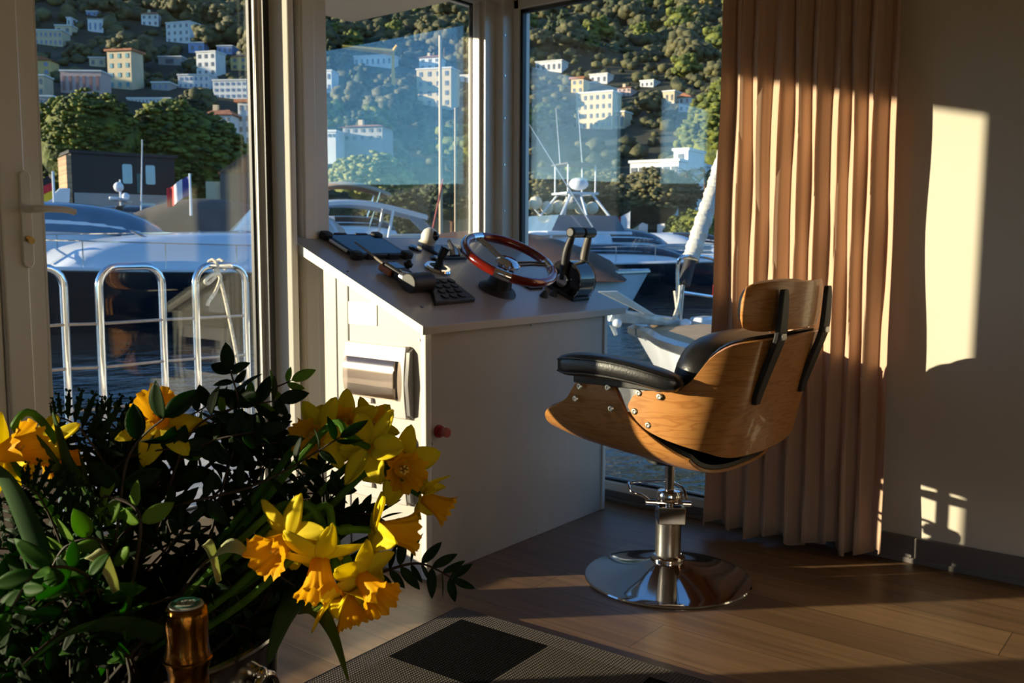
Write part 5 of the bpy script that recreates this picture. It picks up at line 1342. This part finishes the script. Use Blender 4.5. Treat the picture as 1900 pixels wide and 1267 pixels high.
mb = MB(); prof = [(r*.86, z) for r, z in [(.0215, bh-.128), (.019, bh-.10), (.0165, bh-.07), (.0152, bh-.050), (.0150, bh-.044), (.0166, bh-.040), (.0172, bh-.034), (.0158, bh-.029), (.0156, bh-.020), (.0160, bh-.012), (.0162, bh-.006), (.0150, bh-.0015), (.0128, bh)]]
vs = []; n_ = 64; rf = random.Random(4)
for i, (r, z) in enumerate(prof):
    for k in range(n_):
        a = 2*PI*k/n_; w = 1+.022*mnoise.noise(Vector((math.cos(a)*3.2, math.sin(a)*3.2, z*160)))+.012*math.sin(a*13+z*200)*(1 if i < len(prof)-2 else .2)
        vs.append((r*w*math.cos(a), r*w*math.sin(a), z))
fs = [(i*n_+k, i*n_+(k+1) % n_, (i+1)*n_+(k+1) % n_, (i+1)*n_+k) for i in range(len(prof)-1) for k in range(n_)]+[tuple((len(prof)-1)*n_+k for k in range(n_))]
MB().add(vs, fs).build('foil', FOIL, t, ang=60)
# wire cage under the foil, ring twist
MB().tube([(.0149*math.cos(2*PI*k/40), .0149*math.sin(2*PI*k/40), bh-.036) for k in range(40)], .0011, 6, closed=True).build('wire_ring', FOIL, t)
CAPW = M_('cap_cream', (.50, .52, .44), .35, noise=.04, nscale=200); CAPG = M_('cap_green', (.02, .13, .09), .35, noise=.1, nscale=200)
co = MB().lathe([(.0112, bh+.0001), (.0110, bh+.0010), (.0078, bh+.0016), (.001, bh+.0018)], 40).build('cap', CAPW, t)
MB().lathe([(.0096, bh+.0013), (.0092, bh+.0019), (.0060, bh+.0021), (.0060, bh+.0017)], 40, cap=False).build('green_band', CAPG, t)
mk = MB()
for k in range(11):
    a = math.radians(-128-38+7.6*k); c = Vector((.0077*math.cos(a), .0077*math.sin(a), bh+.0022))
    mk.box(c, (.0010 if k % 3 else .0013, .0017, .0002), (0, 0, a+PI/2))
mk.build('band_lettering', CAPW, t, smooth=False)
mk = MB()
for k in range(5):
    a = 2*PI*k/5+.4; mk.box((.0030*math.cos(a), .0030*math.sin(a), bh+.0022), (.0026, .0008, .0002), (0, 0, a))
mk.build('cap_emblem', CAPG, t, smooth=False)

# ================= plant materials =================
def petalmat(name, c1, c2, tr, tcol, sc_=60):
    m, nt, p = newmat(name); p.inputs['Roughness'].default_value = .55; p.inputs['Specular IOR Level'].default_value = .12
    tc = nt.nodes.new('ShaderNodeTexCoord'); mp = nt.nodes.new('ShaderNodeMapping'); mp.inputs['Scale'].default_value = (sc_, sc_, sc_); nt.links.new(tc.outputs['Object'], mp.inputs[0])
    n = nt.nodes.new('ShaderNodeTexNoise'); n.inputs['Scale'].default_value = 1; n.inputs['Detail'].default_value = 3; nt.links.new(mp.outputs[0], n.inputs[0])
    r = nt.nodes.new('ShaderNodeValToRGB'); r.color_ramp.elements[0].color = (*c1, 1); r.color_ramp.elements[1].color = (*c2, 1); r.color_ramp.elements[0].position = .35; r.color_ramp.elements[1].position = .65
    nt.links.new(n.outputs[0], r.inputs[0]); nt.links.new(r.outputs[0], p.inputs['Base Color'])
    tl = nt.nodes.new('ShaderNodeBsdfTranslucent'); tl.inputs[0].default_value = (*tcol, 1); mx = nt.nodes.new('ShaderNodeMixShader'); mx.inputs[0].default_value = tr
    nt.links.new(p.outputs[0], mx.inputs[1]); nt.links.new(tl.outputs[0], mx.inputs[2]); nt.links.new(mx.outputs[0], nt.nodes['Material Output'].inputs[0])
    return m
PET = petalmat('yellow_petal', (.90, .72, .014), (.95, .80, .05), .42, (1.0, .88, .03))
COR = petalmat('orange_corona', (.92, .42, .006), (.95, .55, .02), .40, (1.0, .52, .01))
STM = petalmat('flower_stem', (.05, .13, .015), (.10, .22, .03), .25, (.25, .5, .03))
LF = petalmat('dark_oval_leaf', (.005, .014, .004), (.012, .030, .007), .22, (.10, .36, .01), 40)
LF2 = petalmat('bright_leaf_green', (.10, .20, .02), (.20, .33, .05), .35, (.35, .70, .04), 40)  # brighter leaf green, sunlight on the lower left leaves painted into it
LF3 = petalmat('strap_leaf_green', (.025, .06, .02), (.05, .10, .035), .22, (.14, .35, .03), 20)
TWG = M_('brown_twig', (.035, .022, .014), .7, noise=.3, nscale=100)
ANT = M_('pale_anther', (.75, .5, .08), .6, noise=.1, nscale=200)

def frame_from(z, roll=0):
    z = Vector(z).normalized(); x = CR-z*CR.dot(z)
    if x.length < .2: x = CD-z*CD.dot(z)
    x.normalize(); y = z.cross(x)
    c, s = math.cos(roll), math.sin(roll); x2 = x*c+y*s; y2 = y*c-x*s
    return Matrix((x2, y2, z)).transposed()
def cam_dir(r, u, tw): return (CR*r-CD*u-CF*tw).normalized()
def daffodil(px, py, dist, face_, D, roll, label, back=.12, stem_to=None, cor=1.0, seed=0, curl=.0):
    c = at(px, py, dist); z = cam_dir(*face_); m = frame_from(z, roll); rd = random.Random(seed)
    t = thing('daffodil', label, 'daffodil', c, 0)
    R = D/2
    def petal(k, outer):
        a = 2*PI*k/6; ln = R*(rd.uniform(.96, 1.1)); wd = R*(.60 if outer else .50)*rd.uniform(.93, 1.07)
        bk = back+rd.uniform(-.10, .12)-(.06 if outer else -.04); tw = rd.uniform(-.3, .3); cu = rd.uniform(-.25, .25)+curl
        def f(u, v):
            s = u; w = wd*(math.sin(PI*min(1, .10+.86*s**.85))**.75)*(1 if s < .96 else .75)
            y = (v-.5)*w
            if s > .999: y *= .12
            r = R*.10+(ln-R*.10)*s
            zc = -bk*r*s+cu*R*.35*s*s - (abs(v-.5)*2)**2*w*.16*(1-.5*s)+.02*R*math.sin(v*9+s*5)*s + tw*y*s*.8
            zc -= .05*R*(1 if outer else 0)
            zc += .035*R*(1-abs(v-.5)*6 if abs(v-.5) < 1/6 else 0)
            p_ = Vector((r*math.cos(a)-y*math.sin(a), r*math.sin(a)+y*math.cos(a), zc)); return m @ p_
        MB().sheet(f, 12, 8, .0005).build('petal', PET, t, ang=180)
    for k in range(6): petal(k, k % 2 == 0)
    L = R*.78*cor; nn = 60
    pr = [(.02, -.02), (.20, .0), (.24, .25), (.29, .5), (.36, .75), (.43, .90), (.50, 1.0)]
    vs = []
    for i, (r, h) in enumerate(pr):
        for k in range(nn):
            a = 2*PI*k/nn; fr_ = (i/(len(pr)-1))**2.5
            fw = (1+.09*fr_*math.sin(a*9+seed)+.07*fr_*math.sin(a*17+seed*2)); hh = h*L+fr_*R*.06*math.sin(a*13+seed)
            rib = 1+.02*math.sin(a*12)
            vs.append(m @ Vector((r*R*fw*rib*math.cos(a), r*R*fw*rib*math.sin(a), hh)))
    inner = [Vector(v)+ (m @ Vector((0, 0, .0006)))*1 for v in vs]
    fs = [(i*nn+k, i*nn+(k+1) % nn, (i+1)*nn+(k+1) % nn, (i+1)*nn+k) for i in range(len(pr)-1) for k in range(nn)]
    MB().add(vs, fs).build('corona', COR, t, ang=180)
    for k in range(6):
        a = 2*PI*k/6+.3; b0 = m @ Vector((.05*R*math.cos(a), .05*R*math.sin(a), 0)); b1 = m @ Vector((.09*R*math.cos(a), .09*R*math.sin(a), L*.55))
        MB().tube([b0, b1], [.0006, .0012], 6).build('stamen', ANT, t)
    MB().tube([m @ Vector((0, 0, 0)), m @ Vector((0, 0, L*.70))], [.0008, .0013], 6).build('pistil', ANT, t)
    # tube, ovary and stem running back to the bucket
    tgt = (stem_to if stem_to is not None else Vector((BC.x+rd.uniform(-.04, .04), BC.y+rd.uniform(-.04, .04), BC.z-.02)))-c
    e0 = m @ Vector((0, 0, -.004)); e1 = m @ Vector((0, 0, -.02)); e2 = m @ Vector((0, 0, -.032))
    mid = e2*.6+tgt*.12+Vector((0, 0, .030)); 
    pts = spline([e0, e1, e2, mid, tgt*.55+Vector((0, 0, .015)), tgt], 6)
    rr_ = [.0028]*6+[.0042]*4+[.0030]*(len(pts)-10)
    MB().tube(pts, rr_, 8).build('stem', STM, t)
    return t
F = daffodil
F(532, 1003, .735, (-.42, -.28, .86), .068, .35, 'lit daffodil facing the viewer, left one of the lower cluster', back=.18, seed=1)
F(697, 984, .735, (.93, -.10, -.28), .064, .4, 'lit daffodil in side view with its trumpet pointing right, top of the lower cluster', back=-.15, seed=2, cor=1.25)
F(594, 1040, .72, (.10, -.80, .55), .066, .1, 'lit daffodil nodding down in the middle of the lower cluster', back=.30, seed=3, cor=1.05)
F(672, 1072, .715, (.62, -.42, .62), .060, .2, 'daffodil turned right with a ruffled deep orange trumpet', back=.0, seed=4, cor=1.2)
F(640, 1106, .72, (.35, -.85, .25), .056, .7, 'small half-folded daffodil at the bottom of the lower cluster', back=-.5, seed=5, cor=1.0)
F(745, 866, .80, (.30, -.08, .92), .068, .25, 'shaded daffodil facing the viewer at the right of the upper cluster', back=.1, seed=6, cor=.9)
F(786, 922, .79, (.80, -.42, .15), .052, .3, 'small daffodil at the far right pointing right and down', back=-.45, seed=7, cor=1.2)
F(688, 832, .785, (.42, -.35, -.72), .070, .15, 'daffodil seen from behind in the upper cluster', back=.05, seed=8)
F(640, 788, .84, (.05, .10, .95), .062, .5, 'daffodil with bright orange trumpet at the top middle of the upper cluster', back=.12, seed=9, cor=.8)
F(592, 806, .82, (-.35, -.05, .88), .066, .1, 'daffodil with a wide dark orange trumpet at the left of the upper cluster', back=.1, seed=10, cor=.8)
F(688, 790, .87, (.30, .25, .8), .056, .9, 'half-hidden daffodil behind the one seen from behind', back=.1, seed=11)
F(298, 784, .81, (.10, .55, .65), .068, .3, 'daffodil behind dark leaves above the middle of the bouquet', back=.25, seed=12)
F(4, 842, .80, (.85, .30, .15), .070, .1, 'daffodil at the left picture edge with its orange trumpet turned right', back=.2, seed=13)
F(78, 832, .82, (.25, -.55, -.60), .066, .5, 'daffodil seen from behind beside the left picture edge', back=.0, seed=14)
# withered pale bud sheaths
PALE = petalmat('papery_sheath', (.45, .48, .25), (.62, .63, .38), .4, (.7, .75, .35))
for px, py, d, a, lb in ((425, 1037, .74, .15, 'curled pale sheath catching light in the dark foliage'), (392, 1045, .75, -1.2, 'small pale bud sheath left of the curled one'), (190, 1065, .70, -.9, 'pale folded young leaf in the lower left foliage')):
    o = at(px, py, d); e = CR*math.cos(a)-CD*math.sin(a)
    def sh(u, v): return e*(.03*(u-.5))+(-CD)*(.010*math.sin(PI*u)+.008*(v-.5)*math.sin(PI*u))-CF*(.006*math.cos(PI*v))
    tag(MB().sheet(sh, 8, 6, .0004).build('bud_sheath', PALE, loc=o, ang=180), lb, 'bud sheath')

# ================= leafy sprigs =================
def leaf(mb, base, d, n, L, W, fold=.25, droop=.25, tip=1.3, seg=7):
    d = d.normalized(); n = (n-d*n.dot(d)).normalized(); s = d.cross(n)
    def f(u, v):
        w = W*math.sin(PI*u**.85)**.8*(1 if u < .97 else .5); y = (v-.5)*w
        return base+d*(L*u)+s*y+n*(abs(y)*fold*1.0-droop*L*u*u)
    mb.sheet(f, seg, 4, .00035)
def sprig(p0, p1, label, group, L=.024, W=.014, pairs=9, seed=0, mat=None, bend=.03, start=.25, name='leafy_sprig', jit=.5, alt=False):
    rd = random.Random(seed); t = thing(name, label, 'sprig', p0, 0, group)
    v = p1-p0; side = v.cross(CF).normalized()
    ctrl = [Vector((0, 0, 0)), v*.35+Vector((0, 0, bend))+side*rd.uniform(-.02, .02), v*.7+Vector((0, 0, bend))+side*rd.uniform(-.02, .02), v]
    pts = spline(ctrl, 10); m_ = len(pts)
    MB().tube(pts, [lerp(.0017, .0007, i/(m_-1)) for i in range(m_)], 5).build('stem', TWG, t)
    mb = MB()
    for i in range(pairs):
        q = lerp(start, .97, i/(pairs-1)); k = q*(m_-1); i0 = int(k); i1 = min(i0+1, m_-1); b = pts[i0].lerp(pts[i1], k-i0); tg = (pts[min(i0+2, m_-1)]-pts[max(i0-1, 0)]).normalized()
        rv_ = Vector([rd.gauss(0, 1) for _ in range(3)]).normalized()
        pl = tg.cross(rv_ if alt else (CF+rv_*jit)).normalized()
        for s in (1, -1):
            if rd.random() < .08: continue
            dd = (tg*rd.uniform(.35, .8)+pl*s+rv_*.25*jit).normalized(); sc_ = rd.uniform(.7, 1.2)*(1.1-.35*q)
            nn_ = (-CF*rd.uniform(.2, 1)+Vector([rd.gauss(0, .6) for _ in range(3)]))
            leaf(mb, b, dd, nn_, L*sc_, W*sc_, rd.uniform(.05, .4), rd.uniform(-.1, .35))
    dd = (pts[-1]-pts[-3]).normalized(); leaf(mb, pts[-1], dd, -CF, L*.9, W*.8)
    mb.build('foliage', mat or LF, t, ang=180)
    return t
def root(rd): return Vector((BC.x+rd.uniform(-.07, .07), BC.y+rd.uniform(-.07, .07), BC.z-.03))
rd = random.Random(77)
hero = [((428, 688), .80, 'tallest oval-leaved sprig rising above the middle of the bouquet', .028, .015, 9), ((540, 706), .82, 'light green tipped sprig right of the tallest one', .026, .012, 8), ((305, 775), .75, 'broad-leaved sprig in front of the back daffodil', .036, .018, 4), ((385, 752), .84, 'dark sprig between the back daffodil and the tallest sprig', .028, .015, 9), ((515, 742), .80, 'dark sprig just left of the upper daffodil cluster', .030, .015, 9), ((478, 800), .78, 'bushy sprig in the middle of the bouquet', .028, .015, 10),
        ((335, 830), .80, 'dark sprig under the back daffodil', .030, .015, 9), ((630, 812), .74, 'sprig crossing in front of the upper daffodils', .028, .010, 8), ((240, 870), .82, 'dark sprig left of the middle against the deck', .030, .014, 9)]
for (px, py), d, lb, L_, W_, n_ in hero:
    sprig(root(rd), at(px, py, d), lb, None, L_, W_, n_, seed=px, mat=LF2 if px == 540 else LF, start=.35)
t = sprig(at(640, 1085, .80), at(838, 1072, .80), 'slender paired-leaf sprig reaching right towards the console foot', None, .026, .0085, 9, seed=5, bend=.004, start=.2, jit=.15)
t = sprig(at(560, 1000, .84), at(740, 985, .84), 'slender paired-leaf sprig between the two daffodil clusters', None, .022, .009, 9, seed=6, bend=.004, start=.2, jit=.15)
# inner mass: sprigs nothing in the photo tells apart
G1 = 'dark green leafy sprig in the dense middle of the bouquet'
spots = []
def inside(x, y):
    top = interp([(-60, 900), (60, 880), (120, 840), (230, 830), (330, 800), (400, 750), (470, 760), (560, 800), (640, 880), (720, 960), (760, 1000)], x)
    rt = interp([(800, 560), (880, 680), (960, 720), (1040, 600), (1100, 560), (1160, 500)], y)
    return y > top and x < rt
k = 0
while k < 74:
    x = rd.uniform(-60, 740); y = rd.uniform(740, 1200)
    if not inside(x, y): continue
    if x < 430 and y < 1070 and rd.random() < .92: continue
    if x < 250 and rd.random() < .25: continue
    d = rd.uniform(.79, .97) if x > 420 else rd.uniform(.74, .95)
    if y > 1080 and 290 < x < 400 and d < .72: continue
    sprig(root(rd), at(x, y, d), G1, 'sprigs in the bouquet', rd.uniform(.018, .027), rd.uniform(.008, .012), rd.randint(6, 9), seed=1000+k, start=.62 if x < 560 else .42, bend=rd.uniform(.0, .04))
    k += 1
# lower left: leaves reaching towards the viewer, catching the sun
G2 = 'green sprig with sunlit leaf edges at the lower left of the bouquet'
LFM = petalmat('mid_green_leaf', (.02, .07, .008), (.05, .13, .015), .32, (.16, .55, .015), 40)  # lighter copy of the leaf green standing in for sunlit leaves
for k in range(36):
    x = rd.uniform(-70, 260); y = 1270-290*rd.random()**1.5; dd_ = rd.uniform(.80, .88) if y < 1110 else rd.uniform(.64, .74)
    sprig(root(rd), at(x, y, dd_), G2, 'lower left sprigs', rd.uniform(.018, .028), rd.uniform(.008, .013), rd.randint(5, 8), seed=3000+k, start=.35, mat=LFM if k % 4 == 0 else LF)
sprig(at(230, 1120, .76), at(95, 1055, .77), 'bright green sprig lit by the sun at the lower left', None, .027, .013, 7, seed=71, mat=LF2, start=.2)
sprig(at(240, 1110, .76), at(195, 940, .78), 'bright green sprig standing upright at the left of the bouquet', None, .026, .012, 7, seed=72, mat=LF2, start=.3)
sprig(at(200, 1170, .74), at(20, 1130, .64), 'bright green sprig near the lower left corner', None, .028, .012, 7, seed=73, mat=LFM, start=.2)

# ================= long strap leaves =================
def strap(p0, p1, label, w=.014, group=None, bend=.03, mat=None, tipc=None, tw=.6, seed=0):
    rd = random.Random(seed); v = p1-p0; c = [Vector((0, 0, 0)), v*.33+Vector((0, 0, bend)), v*.68+Vector((0, 0, bend*1.1)), v]
    pts = spline(c, 9); m_ = len(pts); t = []
    side0 = v.cross(CF).normalized()
    def f(u, q):
        k = u*(m_-1); i = min(int(k), m_-2); b = pts[i].lerp(pts[i+1], k-i); ww = w*(1-u**3.2)**.8*(.8+.2*math.sin(PI*u))
        a = tw*(u-.3)+.2*seed % 1; s = side0*math.cos(a)+CF*math.sin(a); n = side0.cross(v).normalized()
        return b+s*((q-.5)*ww)-CF*(.12*ww*math.cos(PI*(q-.5)))
    o = MB().sheet(f, 34, 4, .0006).build('strap_leaf', mat or LF3, loc=p0, ang=180)
    return tag(o, label, 'leaf', group)
B_ = lambda: root(rd)+Vector((0, 0, -.02))
strap(at(190, 1150, .82), at(98, 762, .78), 'tallest grey-green strap leaf rising at the left of the bouquet', .016, bend=.01, seed=1)
strap(at(200, 1160, .80), at(62, 800, .80), 'strap leaf standing beside the left daffodil', .018, bend=.02, seed=2)
strap(at(210, 1150, .82), at(146, 832, .80), 'short strap leaf right of the tallest one', .018, bend=.01, seed=3)
strap(at(235, 1150, .84), at(238, 800, .84), 'upright strap leaf left of the back daffodil', .012, bend=.0, seed=4)
strap(at(120, 1160, .78), at(-30, 850, .78), 'strap leaf leaning to the left picture edge', .018, bend=.02, seed=5)
strap(at(572, 1098, .80), at(497, 1234, .74), 'strap leaf hanging down right of the bucket rim', .018, bend=.012, seed=6)
strap(at(560, 1130, .76), at(647, 1266, .70), 'yellow-tipped strap leaf drooping over the floor and rug', .012, bend=.018, seed=7, mat=petalmat('yellowing_strap', (.05, .09, .01), (.16, .18, .02), .3, (.4, .5, .03), 30))
strap(at(300, 1180, .72), at(40, 1238, .60), 'broad dark leaf lying across the lower left', .028, bend=.014, seed=8)
G3 = 'dark strap leaf fanning out at the left of the bouquet'
for k in range(14):
    x = rd.uniform(-60, 120); y = rd.uniform(870, 1120)
    strap(B_(), at(x, y, rd.uniform(.78, .90)), G3, rd.uniform(.010, .017), 'strap leaves at the left', rd.uniform(.0, .03), seed=20+k)
G4 = 'dark flower stalk or strap leaf running right through the bouquet'
for k in range(22):
    x = rd.uniform(500, 780); y = rd.uniform(830, 1080)
    strap(B_(), at(x, y, rd.uniform(.82, .92)), G4, rd.uniform(.007, .012), 'strap leaves at the right', rd.uniform(.0, .02), seed=60+k)
# ================= ferns =================
def fern(p0, p1, label, seed=0, W=.05, mat=None):
    t = thing('fern_frond', label, 'fern', p0); v = p1-p0; pts = spline([Vector(), v*.35+Vector((0, 0, .02)), v*.7+Vector((0, 0, .022)), v], 12); m_ = len(pts); rd = random.Random(seed)
    MB().tube(pts, [lerp(.0014, .0005, i/(m_-1)) for i in range(m_)], 5).build('stem', TWG, t)
    mb = MB(); n_ = 11
    for i in range(n_):
        q = .30+.68*i/(n_-1); k = q*(m_-1); i0 = min(int(k), m_-2); b = pts[i0].lerp(pts[i0+1], k-i0); tg = (pts[min(i0+2, m_-1)]-pts[max(i0-1, 0)]).normalized(); sd = tg.cross(CF).normalized()
        ln = W*(1-(q-.3)/.72)**.7*.62+.004
        for s in (1, -1):
            d = (sd*s+tg*.55).normalized()
            leaf(mb, b, d, -CF, ln, ln*.16, .2, .12, seg=5)
            for j in range(4):
                bb_ = b+d*ln*(j/4+.15)
                for s2 in (1, -1): leaf(mb, bb_, (d*.7+tg*s2*.8).normalized(), -CF+Vector([rd.gauss(0, .3) for _ in range(3)]), ln*.22*(1-.5*j/4), ln*.09, .2, .1, seg=3)
    mb.build('foliage', mat or LF, t, ang=180)
fern(at(270, 1010, .84), at(95, 770, .84), 'large fern frond pointing up left above the deck', 1, .075)
fern(at(300, 1000, .86), at(178, 770, .86), 'fern frond in the middle of the three left ones', 2, .065)
fern(at(220, 1050, .84), at(225, 830, .85), 'short fern frond below the back daffodil', 3, .06)
fern(at(160, 1150, .80), at(40, 900, .78), 'fern frond behind the left strap leaves', 4, .07)
fern(at(200, 1080, .84), at(170, 905, .86), 'dark fern frond low against the deck', 5, .05)
